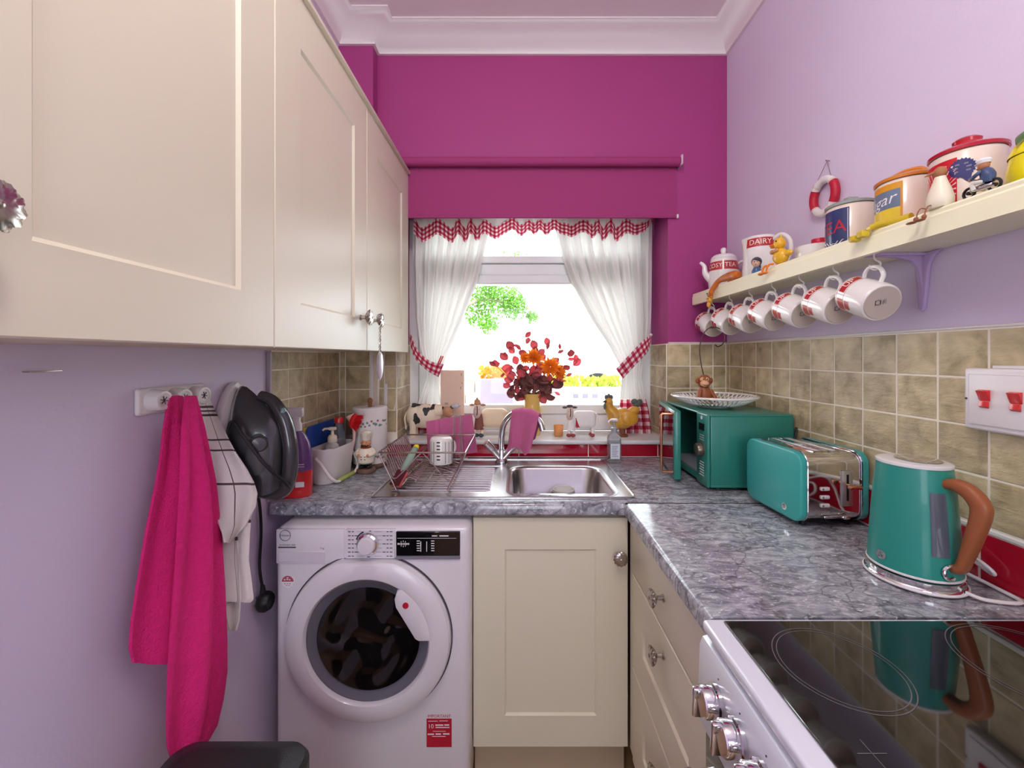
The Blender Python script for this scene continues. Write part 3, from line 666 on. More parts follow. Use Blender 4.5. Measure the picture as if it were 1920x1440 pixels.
T1 = [(736,366,386), (760,370,396), (800,378,416), (850,386,444), (880,390,464), (905,392,477), (925,392,483), (950,394,480), (985,410,462), (1000,416,448), (1018,420,430)]
T2 = [(742,372,386), (800,385,415), (880,400,452), (950,405,472), (1000,408,468), (1050,409,466), (1090,410,472), (1122,412,476), (1128,414,470)]
T3 = [(742,374,384), (850,395,420), (950,405,440), (1050,410,450), (1120,420,452), (1160,424,450), (1182,428,444)]
t = thing('tea_towel', 'white tea towel with dark grey stripes hanging beside the pink towel', 'towel', (-.74, 1.0, .8))
obj('front_fold', towel(T1, 30, m_tea, -.716, .010, 2.4, .2, .003, (.968, 1.036)), m_tea, t)
obj('middle_fold', towel(T2, 30, m_tea, -.741, .007, 3.4, 1.2, .003, (1.022, 1.058)), m_tea, t)
obj('back_fold', towel(T3, 24, m_tea, -.764, .005, 2.5, 2.2, .003, (1.04, 1.062)), m_tea, t)
# small wire nail on the wall
mb = MB(); mb.tube(spline([(XL+.0, .655, 1.345), (XL+.012, .66, 1.345), (XL+.012, .70, 1.3455)], 4), .0013, 6)
single('wall_pin', mb, m_pewter, 'thin metal pin stuck in the lilac wall under the cabinet', 'pin')
# iron in a wall holder
IY, IZ = 1.128, 1.03
t = thing('iron_holder', 'white plastic wall holder behind the black iron', 'iron holder', (XL, IY, 1.02))
def tear(w0, z0, z1, n=22, blunt=.35):
    """outline in (y,z): wide at the bottom, nose at the top"""
    o = []
    for k in range(n+1):
        v = k/n; o.append((w0*(1-v**2.3)**.62, z0+(z1-z0)*v))
    return [(IY+a, z) for a, z in o]+[(IY-a, z) for a, z in o[::-1]][1:]
mb = MB(); mb.prism(tear(.083, 1.06, 1.30), 'x', XL+.001, XL+.022, .005, 2); obj('back_plate', mb, m_wp, t)
for s_ in (-1, 1): obj('arm', MB().box(XL+.001, XL+.05, IY+s_*.071-.006, IY+s_*.071+.006, 1.05, 1.12, .004, 2), m_wp, t)
t = thing('steam_iron', 'black and grey steam iron hanging nose up on the wall', 'iron', (XL+.04, IY, 1.0))
m_irn = mat('black_iron_plastic', (58,58,62), .2, var=.12, coat=.6); m_irg = mat('smoky_clear_tank', (92,92,96), .12, var=.2, coat=.7)
mb = MB(); mb.prism(tear(.060, .995, 1.288), 'x', XL+.026, XL+.033, .002); obj('soleplate', mb, m_steel, t)
def loft(secs, n=44):
    """secs: (x, width, z0, z1)"""
    vs = []; fs = []; L0 = None
    for (x, w_, z0, z1) in secs:
        o = tear(w_, z0, z1); vs += [(x, a, b) for a, b in o]; L0 = len(o)
    for i in range(len(secs)-1):
        for k in range(L0): fs.append((i*L0+k, i*L0+(k+1) % L0, (i+1)*L0+(k+1) % L0, (i+1)*L0+k))
    fs.append(tuple(range(L0))); fs.append(tuple(range((len(secs)-1)*L0, len(secs)*L0))); return vs, fs
x0 = XL+.033
mb = MB(); mb.raw(*loft([(x0, .060, .995, 1.288), (x0+.012, .063, .992, 1.286), (x0+.03, .060, .992, 1.272), (x0+.055, .054, .996, 1.248), (x0+.08, .047, 1.0, 1.222), (x0+.10, .037, 1.004, 1.196), (x0+.112, .024, 1.012, 1.165)])); obj('body', mb, m_irn, t, ang=55)
# water tank bulge and dial
mb = MB(); mb.ell((x0+.062, IY-.024, 1.10), (.036, .034, .07), 18, 12); obj('water_tank', mb, m_irg, t)
M = Matrix.Translation((x0+.075, IY-.044, 1.14)) @ Matrix.Rotation(.5, 4, 'Z') @ Matrix.Rotation(PI/2, 4, 'X') ; mb = MB(); mb.lathe([(.021, 0), (.021, .010), (.017, .015), (.0001, .016)], mtx=M, seg=28); obj('temperature_dial', mb, mat('dark_grey_plastic', (74,74,78), .3, coat=.4), t)
hp = spline([(x0+.05, IY, 1.262), (x0+.085, IY, 1.245), (x0+.118, IY, 1.19), (x0+.132, IY, 1.12), (x0+.13, IY, 1.05), (x0+.118, IY, 1.005), (x0+.085, IY, .992), (x0+.05, IY, .996)], 6)
mb = MB(); mb.tube(hp, [.014+.006*math.sin(PI*i/(len(hp)-1)) for i in range(len(hp))], 14, flat=1.0); hd = obj('handle', mb, m_irn, t)
mb = MB(); mb.ell((x0+.112, IY-.004, 1.215), (.012, .012, .016)); mb.ell((x0+.125, IY-.004, 1.185), (.011, .012, .012)); obj('steam_button', mb, mat('teal_tinted_plastic', (110,150,150), .2, coat=.5), hd)
cd_ = spline([(x0+.128, IY, 1.01), (x0+.138, IY-.03, 1.03), (x0+.10, IY-.062, 1.09), (x0+.05, IY-.075, 1.17), (x0+.02, IY-.073, 1.20), (x0+.005, IY-.074, 1.1), (x0+.0, IY-.06, .985), (XL+.018, IY+.04, .968), (XL+.014, 1.225, .955), (XL+.012, 1.245, .85), (XL+.012, 1.238, .74), (XL+.02, 1.238, .675)], 8)
mb = MB(); mb.tube(cd_, .0042, 8); obj('cord', mb, m_blk, t)
mb = MB(); mb.tube(cd_[:5], [.009, .009, .0075, .006, .005], 10); obj('cord_guard', mb, m_blk, t)
pz = .63; M = Matrix.Translation((XL+.001, 1.238, pz)) @ Matrix.Rotation(PI/2, 4, 'Y'); mb = MB(); mb.lathe([(.0001, .012), (.024, .013), (.029, .02), (.029, .034), (.022, .045), (.0001, .047)], mtx=M, seg=24); mb.cyl((XL+.022, 1.238, .652), (XL+.021, 1.238, .678), .009, .006, 12)
obj('plug', mb, m_blk, t)
mb = MB(); 
for dy in (-.011, .011): mb.box(XL+.003, XL+.014, 1.238+dy-.003, 1.238+dy+.003, pz-.008, pz-.004)
mb.box(XL+.0015, XL+.014, 1.236, 1.240, pz+.006, pz+.014); obj('plug_pin', mb, m_pewter, t)
# black pedal bin by the washing machine
t = thing('pedal_bin', 'black plastic bin with sloping lid rim in front of the washing machine', 'bin', (-.515, .66, 0))
m_bin = mat('black_bin_plastic', (30,30,32), .38, var=.15, bump=.25, bs=500)
def rr(x0, x1, y0, y1, r, z): return [(x, y, z) for x, y in rrect(x0, x1, y0, y1, r, 6)]
def rloft(mb, loops, cap=(True, True)):
    n = len(loops[0]); vs = [p for l in loops for p in l]; fs = []
    for i in range(len(loops)-1):
        for k in range(n): fs.append((i*n+k, i*n+(k+1) % n, (i+1)*n+(k+1) % n, (i+1)*n+k))
    if cap[0]: fs.append(tuple(range(n)))
    if cap[1]: fs.append(tuple(range((len(loops)-1)*n, len(loops)*n)))
    mb.raw(vs, fs); return mb
bx0, bx1, by0, by1 = -.645, -.385, .47, .79
mb = MB(); rloft(mb, [rr(bx0+.03, bx1-.03, by0+.03, by1-.03, .03, 0), rr(bx0+.008, bx1-.008, by0+.008, by1-.008, .035, .58)]); obj('bucket', mb, m_bin, t)
mb = MB(); rloft(mb, [rr(bx0, bx1, by0, by1, .04, .58), rr(bx0, bx1, by0, by1, .04, .622), rr(bx0+.006, bx1-.006, by0+.006, by1-.006, .038, .634), rr(bx0+.03, bx1-.03, by0+.03, by1-.03, .03, .648), rr(bx0+.04, bx1-.04, by0+.04, by1-.04, .028, .650)]); obj('lid', mb, m_bin, t, ang=25)
# butter knife hanging from the end cabinet's knob
ky = 1.401; kx = CX+.032
t = thing('hanging_spreader', 'broad white-bladed knife hanging from the end cabinet knob', 'knife', (kx, ky-.012, 1.29))
mb = MB(); kx2, ky2 = kx-.002, ky-.013
for s_ in (0, PI): mb.tube([(kx2+.0028*math.cos(s_+k*.9), ky2+.0028*math.sin(s_+k*.9), 1.49-.108*k/30) for k in range(31)], .0016, 6)
mb.tube([(kx2+.012*math.cos(k*PI/8), ky2+.004, 1.502+.012*math.sin(k*PI/8)) for k in range(16)], .0014, 6, closed=True); obj('twisted_handle', mb, m_pewter, t)
pts = [(-.004,1.384), (-.010,1.372), (-.0125,1.345), (-.0115,1.315), (-.006,1.295), (0.0,1.287), (.006,1.297), (.0105,1.32), (.0115,1.35), (.009,1.374), (.004,1.384)]
mb = MB(); mb.prism([(kx2+a, z) for a, z in pts], 'y', ky2-.0012, ky2+.0012, .0008); obj('blade', mb, mat('pale_steel', (215,214,216), .2, metal=.7), t)
# ---------------------------------------------------------------- things on the left of the worktop
ZT = ZW+.001
def handle_arc(a, b, out, n=12): return [Vector(a).lerp(Vector(b), k/n)+Vector(out)*math.sin(PI*k/n) for k in range(n+1)]
# detergent pouch-bottle
m_pur = mat('purple_print', (110,66,130), .3, var=.35, vs=50, coat=.3); m_rd = mat('red_glossy_pack', (214,40,44), .25, var=.08, coat=.4)
t = thing('stain_remover_bottle', 'purple and red cleaner bottle with white trigger behind the iron', 'bottle', (-.728, 1.352, ZT), .25)
def oval(rx, ry, z, n=28, p=.8):
    def sg(v): return math.copysign(abs(v)**p, v)
    return [(rx*sg(math.cos(2*PI*k/n)), ry*sg(math.sin(2*PI*k/n)), z) for k in range(n)]
mb = MB(); rloft(mb, [oval(.046, .028, 0), oval(.048, .030, .004), oval(.048, .030, .085)]); obj('red_base', mb, m_rd, t, local=True)
mb = MB(); rloft(mb, [oval(.048, .030, .0852), oval(.047, .029, .13), oval(.04, .026, .175), oval(.028, .021, .2), oval(.016, .015, .214)]); obj('body', mb, m_pur, t, local=True)
mb = MB(); rloft(mb, [oval(.0165, .0155, .2142), oval(.0165, .0155, .235), oval(.012, .012, .245), oval(.013, .013, .262)]); mb.box(-.035, .022, -.011, .011, .258, .29, .006, 2); mb.tube([(-.022, 0, .262), (-.027, 0, .24), (-.022, 0, .222)], [.006, .005, .004], 8); obj('trigger', mb, m_wp, t, local=True)
mb = MB(); [mb.box(-.03, .03, -.0304, -.0296, z, z+.002) for z in (.10, .107)]; obj('lettering', mb, m_wht, t, local=True)
mb = MB(); mb.box(.004, .03, -.0306, -.0298, .035, .052, .001); obj('label_patch', mb, m_wht, t, local=True)
# chopping boards leaning on the tiles
def leanboard(name, label, col, y0, y1, dx, h, grp):
    m = mat(name+'_plastic', col, .35, var=.05); mb = MB(); ln = math.atan2(.010, h)
    o = rrect(y0, y1, 0, h, .022); M = Matrix.Translation((XL+.031+dx, 0, ZT+.0006)) @ Matrix.Rotation(-ln, 4, 'Y')
    mb.prism([(a, b) for a, b in o], 'x', 0, .006, .0015, mtx=M); single(name, mb, m, label, 'chopping board', grp)
leanboard('chopping_board', 'blue plastic chopping board leaning against the tiles behind the white tub', (38,84,176), 1.487, 1.775, .0, .2, 'leaning chopping boards')
leanboard('cutting_mat', 'yellow chopping board showing only its edge behind the blue board', (236,214,50), 1.475, 1.74, -.008, .196, 'leaning chopping boards')
# white tub with carry handle
m_tub = mat('white_tub_plastic', (240,232,228), .4, var=.02, sss=.0)
tc_ = Vector((-.695, 1.543, ZT)); t = thing('cleaning_tub', 'white plastic tub with swing handle holding cleaning things', 'tub', tc_, math.radians(83))
def tl(sx, sy, z, r): return [(x, y, z) for x, y in rrect(-sx, sx, -sy, sy, r)]
mb = MB(); lo = [tl(.082, .034, 0, .028), tl(.086, .037, .006, .030), tl(.096, .043, .105, .033), tl(.101, .047, .107, .035), tl(.101, .047, .118, .035), tl(.094, .041, .118, .032), tl(.084, .035, .008, .028)]
for li in (3, 4, 5): lo[li] = [(x, y, z-.008*math.cos(x/.112*PI)*(1 if abs(y) > .03 else .6)+.006) for x, y, z in lo[li]]
rloft(mb, lo); obj('tub_body', mb, m_tub, t, local=True)
mb = MB(); h_ = spline([(-.105, 0, .10), (-.105, -.024, .075), (-.094, -.050, .03), (-.056, -.054, .007), (0, -.055, .007), (.056, -.054, .007), (.094, -.050, .03), (.105, -.024, .075), (.105, 0, .10)], 5); mb.tube(h_, .0052, 8); hh = obj('swing_handle', mb, m_tub, t, local=True)
mb = MB(); mb.tube([(-.045, -.0545, .009), (-.02, -.055, .009), (.02, -.055, .009), (.05, -.0545, .009)], .0078, 8); obj('grip', mb, mat('lime_grip', (176,190,96), .5), hh, local=True)
TW = WM[t.name]
def intub(x, y, z): return TW @ Vector((x, y, z))
# things inside the tub
b0 = intub(-.004, -.002, .0095); t = thing('soap_dispenser', 'clear soap dispenser with cream pump standing in the white tub', 'dispenser', b0)
m_clr = mat('clear_plastic', (235,238,240), .06, trans=.85, var=.02, ior=1.3); m_crm = mat('cream_pump', (244,232,206), .35)
mb = MB(); mb.lathe([(.0001, 0), (.023, 0), (.026, .006), (.026, .10), (.022, .118), (.014, .126), (.013, .132)], c=b0, seg=28); obj('bottle', mb, mat('milky_soap', (236,228,220), .15, trans=.35, var=.03), t)
mb = MB(); mb.lathe([(.016, .128), (.017, .130), (.0165, .148), (.012, .154), (.006, .156), (.0055, .172)], c=b0, seg=24); mb.box(b0.x-.014, b0.x+.034-.02, b0.y-.007, b0.y+.007, b0.z+.172, b0.z+.184, .004, 2); mb.tube([b0+Vector((-.012, 0, .179)), b0+Vector((-.028, -.006, .178)), b0+Vector((-.033, -.008, .172))], .004, 8); obj('pump', mb, m_crm, t)
mb = MB(); mb.lathe([(.0264, .065), (.0264, .10)], c=b0, seg=28, a0=-2.6, a1=-.6); obj('label', mb, m_redp, t)
b0 = intub(.05, .004, .0095); t = thing('washing_up_bottle', 'washing-up liquid bottle with red cap standing in the white tub', 'bottle', b0)
mb = MB(); mb.lathe([(.0001, 0), (.022, 0), (.025, .006), (.025, .08), (.0245, .12), (.021, .155), (.015, .185), (.012, .192)], c=b0, seg=28); obj('bottle', mb, m_clr, t)
mb = MB(); mb.lathe([(.0001, .002), (.021, .002), (.023, .008), (.023, .07), (.0001, .0705)], c=b0, seg=24); obj('liquid', mb, mat('red_liquid', (176,24,44), .1, coat=.3), t)
mb = MB(); mb.lathe([(.0135, .190), (.0175, .192), (.0175, .206), (.015, .213), (.0001, .214)], c=b0, seg=24); obj('cap', mb, m_rd, t)
b0 = intub(.072, -.024, .012); t = thing('dish_brush', 'red-bristled dish brush with pink handle standing in the white tub', 'brush', b0)
hb = spline([b0, b0+Vector((.008, .0, .06)), b0+Vector((.018, .002, .11)), b0+Vector((.02, .004, .15)), b0+Vector((.012, .004, .19)), b0+Vector((.002, .004, .215))], 6)
mb = MB(); mb.tube(hb, [.0055]*18+[.0055+.001*k for k in range(len(hb)-18)], 10); obj('handle', mb, mat('pale_pink_plastic', (240,186,180), .4), t)
mb = MB(); hc = b0+Vector((.02, -.004, .194)); Mb = Matrix.Translation(hc) @ Matrix.Rotation(.35, 4, 'Y')
mb.ell((0, 0, 0), (.014, .016, .03), 14, 10, Mb)
for k in range(260):
    u, v = RNG.uniform(-1, 1), RNG.uniform(-1, 1)
    if u*u+v*v > 1: continue
    p0 = Vector((.004, u*.014, v*.026)); p1 = p0+Vector((.022+RNG.uniform(-.002, .002), u*.008, v*.01)); mb.tube([Mb @ p0, Mb @ p1], [.0011, .0009], 4)
obj('bristles', mb, mat('red_bristle', (226,24,30), .6), t)
b0 = intub(-.056, .0, .0095); mb = MB()
def crum(u, v):
    a = 2*PI*u; z = v*.10; r = (.024+.006*math.sin(3*a+v*4)+.003*math.sin(7*a-v*9))*(1-.5*max(0, v-.75)/.25)
    return b0+Vector((r*math.cos(a), r*math.sin(a)*.9, z+.008*math.sin(2*a)*v))
mb.grid(crum, 30, 14); mb.ell(b0+Vector((0, 0, .094)), (.022, .02, .016)); single('cleaning_cloth', mb, mat('cream_cloth', (240,222,206), .9, var=.05, bump=.4, bs=300), 'crumpled cream cloth stuffed in the near end of the white tub', 'cloth')
b0 = intub(-.078, .028, .08); mb = MB(); mb.tube(spline([b0, b0+Vector((-.006, 0, .03)), b0+Vector((-.012, -.002, .045))], 4), [.007, .009, .009, .009, .009, .009, .009, .009, .006], 10)
single('scourer_handle', mb, mat('mint_plastic', (120,206,180), .4), 'mint green handle sticking out of the white tub behind the bottle', 'scourer')
# kitchen roll on a chef stand
kc = Vector((-.622, 1.735, ZT)); kc = Vector((-.618, 1.722, ZT))
t = thing('kitchen_roll_stand', 'wooden kitchen roll stand with a chef figure in white at its front', 'kitchen roll stand', kc)
m_wood = mat('warm_wood', (150,98,62), .5, var=.25, vs=8, stretch=(1,1,10)); m_brn = mat('brown_base', (112,84,68), .45, var=.2)
ch = Vector((-.600, 1.605, ZT))
mb = MB(); dsk = [(0, .068), (.003, .070), (.013, .070), (.017, .066)]
mb.lathe([(.0001, 0)]+[(r, z) for z, r in dsk]+[(.0001, .0172)], c=kc, seg=44); mb.lathe([(.0001, 0)]+[(r*.53, z) for z, r in dsk]+[(.0001, .0172)], c=(kc.x+.018, kc.y-.095, ZT), seg=32); mb.box(kc.x-.01, kc.x+.044, kc.y-.095, kc.y-.02, ZT+.0004, ZT+.0166, .002); obj('base', mb, m_brn, t)
mb = MB(); mb.cyl(kc+Vector((0, 0, .018)), kc+Vector((0, 0, .265)), .008, seg=14); mb.ell(kc+Vector((0, 0, .272)), (.011, .011, .013)); obj('pole', mb, m_wood, t)
z0 = .019; c = kc+Vector((.018, -.105, 0)); ch = Vector((c.x, kc.y-.095, ZT))
mb = MB(); mb.ell(ch+Vector((-.013, -.006, z0+.005)), (.011, .016, .007)); mb.ell(ch+Vector((.013, -.006, z0+.005)), (.011, .016, .007)); mb.cyl(ch+Vector((-.012, 0, z0+.004)), ch+Vector((-.011, 0, z0+.03)), .011, seg=12); mb.cyl(ch+Vector((.012, 0, z0+.004)), ch+Vector((.011, 0, z0+.03)), .011, seg=12); cf = obj('chef_trousers', mb, m_blk, t)
mb = MB(); mb.lathe([(.026, z0+.018), (.032, z0+.024), (.034, z0+.045), (.032, z0+.06), (.024, z0+.075), (.012, z0+.083), (.0001, z0+.084)], c=ch, seg=24, fn=lambda a, z, i: 1.0)
for s_ in (-1, 1): mb.tube(spline([ch+Vector((s_*.022, 0, z0+.072)), ch+Vector((s_*.034, -.008, z0+.058)), ch+Vector((s_*.018, -.028, z0+.052))], 5), .0085, 10)
cj = obj('chef_jacket', mb, mat('ivory_ceramic', (240,226,206), .3, coat=.3), t)
mb = MB(); [mb.ell(ch+Vector((x, -.0335, z0+z)), .0022, 8, 6) for x in (-.007, .007) for z in (.038, .048)]; obj('button', mb, m_ink, cj)
mb = MB(); mb.ell(ch+Vector((0, -.003, z0+.096)), (.017, .016, .019)); mb.ell(ch+Vector((0, -.02, z0+.096)), (.005, .005, .005)); [mb.ell(ch+Vector((s_*.017, -.003, z0+.096)), (.004, .004, .006)) for s_ in (-1, 1)]; [mb.ell(ch+Vector((s_*.018, -.03, z0+.052)), .007) for s_ in (-1, 1)]
hd = obj('chef_head', mb, mat('figurine_skin', (214,150,112), .4), t)
mb = MB(); [mb.tube(spline([ch+Vector((0, -.019, z0+.09)), ch+Vector((s_*.008, -.02, z0+.087)), ch+Vector((s_*.014, -.015, z0+.091))], 4), [.003]*4+[.0025]*4+[.001], 6) for s_ in (-1, 1)]; [mb.ell(ch+Vector((s_*.006, -.0175, z0+.102)), .0018, 8, 6) for s_ in (-1, 1)]; obj('chef_moustache', mb, mat('dark_brown_paint', (62,34,24), .5), hd)
mb = MB(); mb.lathe([(.0165, z0+.108), (.0165, z0+.12), (.022, z0+.128), (.022, z0+.137), (.015, z0+.143), (.0001, z0+.144)], c=ch, seg=24, fn=lambda a, z, i: 1+(.06*math.cos(7*a) if i > 1 else 0)); obj('chef_hat', mb, MATS['ivory_ceramic'], hd)
mb = MB(); mb.tube([ch+Vector((.017*math.cos(k*PI/8), .016*math.sin(k*PI/8)-.002, z0+.08)) for k in range(16)], .004, 6, closed=True); obj('neckerchief', mb, mat('rust_paint', (150,60,40), .5), hd)
m_pap = mat('kitchen_paper', (244,236,232), .9, var=.03, vs=90, bump=.4, bs=260)
t = thing('kitchen_roll', 'white kitchen roll printed with small flowers on the chef stand', 'kitchen roll', kc+Vector((0, 0, .019)))
mb = MB(); mb.lathe([(.020, 0), (.068, 0), (.069, .002), (.069, .226), (.067, .228), (.020, .228), (.019, .222), (.019, .005), (.020, 0)], c=kc+Vector((0, 0, .0195)), seg=48); obj('paper', mb, m_pap, t)
mb = MB(); cols = [mat('blue_print', (120,138,170), .8), mat('brown_print', (150,110,90), .8), mat('green_print', (120,146,120), .8)]
for zz in (.165, .035):
    mb = MB()
    for k in range(26):
        a = -PI*.98+PI*.96*k/25; mb.mi = k % 3; r = .0694; cc = kc+Vector((r*math.cos(a), r*math.sin(a), .0195+zz+RNG.uniform(-.012, .012))); tx = Vector((-math.sin(a), math.cos(a), 0)); q = RNG.uniform(.0045, .009)
        mb.raw([cc]+[cc+tx*q*(1 if j % 2 else .55)*math.cos(j*PI/5)+Vector((0, 0, q*(1 if j % 2 else .55)*math.sin(j*PI/5))) for j in range(10)], [(0, j+1, (j+1) % 10+1) for j in range(10)])
    obj('flower_print', mb, cols, t)
# ---------------------------------------------------------------- dish rack
m_wire = mat('rack_wire', (190,178,168), .2, metal=1, var=.05)
rx0, rx1, ry0, ry1 = -.468, -.176, 1.383, 1.70; rz0, rzt = ZW+.0085, 1.045
t = thing('dish_rack', 'folding chrome wire dish rack standing on the drainer', 'dish rack', (-.32, 1.54, rz0))
W_ = .0022
for y, nm in ((ry0, 'end_frame'), (ry1, 'end_frame')):
    mb = MB(); mx_ = (rx0+rx1)/2
    mb.tube([(rx0, y, rzt), (rx0+.06, y, rz0)], .003, 8); mb.tube([(rx1, y, rzt), (rx1-.06, y, rz0)], .003, 8); mb.tube([(rx0, y, rzt), (rx1, y, rzt)], .003, 8)
    mb.tube(spline([(rx0+.04, y, rz0+.05), (rx0+.062, y, rz0+.042), (mx_-.01, y, rzt-.008), (mx_+.01, y, rzt-.008), (rx1-.062, y, rz0+.036), (rx1-.03, y, rz0+.032)], 3), W_, 6); obj(nm, mb, m_wire, t)
for x, z in ((rx0, rzt), (rx1, rzt), (rx0+.055, rz0+.012), (rx1-.055, rz0+.012), (rx0+.125, rz0+.03), (rx1-.125, rz0+.03)):
    mb = MB(); mb.tube([(x, ry0, z), (x, ry1, z)], .0028, 8); obj('long_rail', mb, m_wire, t)
for k in range(15):
    y = ry0+.012+(ry1-ry0-.024)*k/14; mb = MB()
    mb.tube(spline([(rx0, y, rzt), (rx0+.01, y, rzt-.002), (rx0+.055, y, rz0+.02), (rx0+.075, y+.006, rz0+.014), (rx0+.095, y, rz0+.04), (rx0+.125, y, rz0+.032)], 3), .0024, 6); obj('plate_wire', mb, m_wire, t)
for k in range(9):
    y = ry0+.02+(ry1-ry0-.04)*k/8; mb = MB(); mb.tube([(rx0+.125, y, rz0+.032), (rx1-.125, y, rz0+.032), (rx1-.055, y, rz0+.013), (rx1, y, rzt)] if k % 4 == 0 else [(rx0+.125, y, rz0+.032), (rx1-.125, y, rz0+.032), (rx1-.055, y, rz0+.013)], .0016, 5); obj('base_wire', mb, m_wire, t)
for y in (1.64, 1.675):
    mb = MB(); mb.tube(spline([(-.255, y, rz0+.02), (-.256, y, 1.118), (-.248, y, 1.125), (-.236, y, 1.125), (-.228, y, 1.118), (-.227, y, rz0+.02)], 4), .0018, 6); obj('cup_loop', mb, m_wire, t)
# mug upside down in the rack
m_cer = mat('white_ceramic', (244,240,236), .14, var=.015, coat=.5)
def cup(t, c, r=.045, h=.1, wall=.004, up=1, mtx=None):
    pr = [(.0001, 0), (r*.78, 0), (r*.9, .003), (r, .012), (r, h-.002), (r-wall/2, h), (r-wall, h-.002), (r-wall, .012), (r*.8, .007), (.0001, .006)]
    if up < 0: pr = [(a, h-z) for a, z in pr]
    mb = MB(); mb.lathe(pr, c=c, seg=40, mtx=mtx); return mb
mc = Vector((-.297, 1.60, rz0+.036)); t = thing('striped_mug', 'white mug with dark stripes standing upside down in the dish rack', 'mug', mc, group='striped mugs')
obj('cup', cup(t, mc, .044, .102, up=-1), m_cer, t)
mb = MB()
for k in range(18):
    a = 2*PI*k/18; 
    if 4.35 < a < 4.95: continue
    mb.lathe([(.0443, .006), (.0443, .088)], c=mc, seg=1, a0=a, a1=a+.045)
for k in range(6): mb.lathe([(.0444, .02+k*.013), (.0444, .025+k*.013)], c=mc, seg=5, a0=4.5, a1=4.8)
obj('stripe', mb, mat('charcoal_glaze', (66,62,66), .25), t)
mb = MB(); mb.tube(spline([mc+Vector((.02, .038, .02)), mc+Vector((.04, .062, .03)), mc+Vector((.044, .068, .05)), mc+Vector((.038, .06, .072)), mc+Vector((.02, .038, .08))], 5), .005, 8); obj('handle', mb, m_cer, t)
mc = Vector((.178, 1.572, ZW-.151)); t = thing('striped_mug', 'white mug with dark stripes standing deep in the sink bowl', 'mug', mc, group='striped mugs')
obj('cup', cup(t, mc, .042, .105), m_cer, t)
mb = MB(); [mb.lathe([(.0423, .012), (.0423, .095)], c=mc, seg=1, a0=2*PI*k/18, a1=2*PI*k/18+.05) for k in range(18)]; obj('stripe', mb, MATS['charcoal_glaze'], t)
mb = MB(); mb.tube(spline([mc+Vector((-.03, .028, .03)), mc+Vector((-.05, .045, .04)), mc+Vector((-.053, .048, .06)), mc+Vector((-.045, .04, .08)), mc+Vector((-.03, .028, .086))], 5), .005, 8); obj('handle', mb, m_cer, t)
# dish wand lying in the rack
t = thing('dish_wand', 'dish wand with pink sponge head and yellow cap in the dish rack', 'brush', (-.40, 1.46, rz0+.03))
a = Vector((-.402, 1.425, rz0+.045)); b = Vector((-.372, 1.50, rz0+.115))
mb = MB(); mb.tube([a, a.lerp(b, .3), a.lerp(b, .6), b], [.008, .012, .013, .011], 14); obj('handle', mb, mat('clear_green_plastic', (190,226,206), .1, trans=.5), t)
mb = MB(); mb.cyl(b, b+(b-a).normalized()*.012, .012, .009, 14); obj('cap', mb, mat('yellow_plastic', (240,206,40), .35), t)
dv = (a-b).normalized(); Mx = Matrix.Translation(a+dv*.02) @ dv.to_track_quat('Z', 'Y').to_matrix().to_4x4()
mb = MB(); mb.box(-.02, .02, -.012, .002, -.03, .03, .004, 2, mtx=Mx); obj('sponge', mb, mat('pink_sponge', (226,110,110), .9, bump=.8, bs=300), t)
mb = MB(); mb.box(-.02, .02, .0022, .008, -.03, .03, .002, 1, mtx=Mx); obj('scourer_pad', mb, mat('dark_red_scourer', (96,30,40), .9, bump=.8, bs=500), t)
# pink cloth draped over the back of the rack
m_dc = mat('dusky_pink_cloth', (206,104,150), .9, var=.1, vs=20, bump=.35, bs=420, sheen=.3)
def pc(u, v):
    tl_, tr_, br_, bl_ = P(799, 790, 1.725), P(883, 776, 1.735), P(893, 848, 1.73), P(803, 862, 1.722)
    p = tl_.lerp(tr_, u).lerp(bl_.lerp(br_, u), v); p.y += .004*math.cos(u*7)*v + .004*(abs((u*2.02) % 1-.5) < .06) ; return p
t = thing('dish_cloth', 'square pink dish cloth propped on the rack below the sill', 'cloth', (-.29, 1.725, 1.0), group='pink cloths')
mb = MB(); mb.grid(pc, 40, 20, .0035); obj('front_layer', mb, m_dc, t)
mb = MB(); mb.grid(lambda u, v: pc(u, v)*1.0+Vector((.004, .008+.004*v, -.002)), 40, 20, .0035); obj('back_layer', mb, m_dc, t)
# pink cloth over the tap spout
def tapcloth():
    mb = MB(); a = Vector(sp[38]) if len(sp) > 38 else Vector(sp[-12])
    ax = Vector((.86, -.42, -.05)).normalized(); nn = Vector((-ax.y, ax.x, 0)).normalized()*-1   # nn points to the viewer
    ctr = tb_+Vector((.106, -.05, .222))
    def f(u, v):
        s = (u-.5)*.125; L = (v-.5)*2
        zt = .0165-.9*max(0, s-.02)**1.3-.25*max(0, -s-.02)
        drop = abs(L); side = 1 if L < 0 else -1
        th = min(1, drop/.16)*PI/2; r = .0175
        if drop < .16: o = Vector((0, 0, zt-r+r*math.cos(th)))+nn*side*r*math.sin(th)
        else:
            ln = (drop-.16)/.84*(.165 if side > 0 else .12)*(1+.10*math.sin(3+u*5))*(1.0-.28*(u > .75)*(u-.75)/.25)
            o = Vector((0, 0, zt-r-ln))+nn*side*(r+.007*math.sin(u*9)*min(1, ln*12)+.02*ln)
        return ctr+ax*(s*(1-.10*min(1, drop)))+o+ax*(-.03*max(0, drop-.16))
    mb.grid(f, 30, 60, .003); return mb
single('tap_cloth', tapcloth(), m_dc, 'pink cloth hung over the spout of the chrome tap', 'cloth', 'pink cloths')
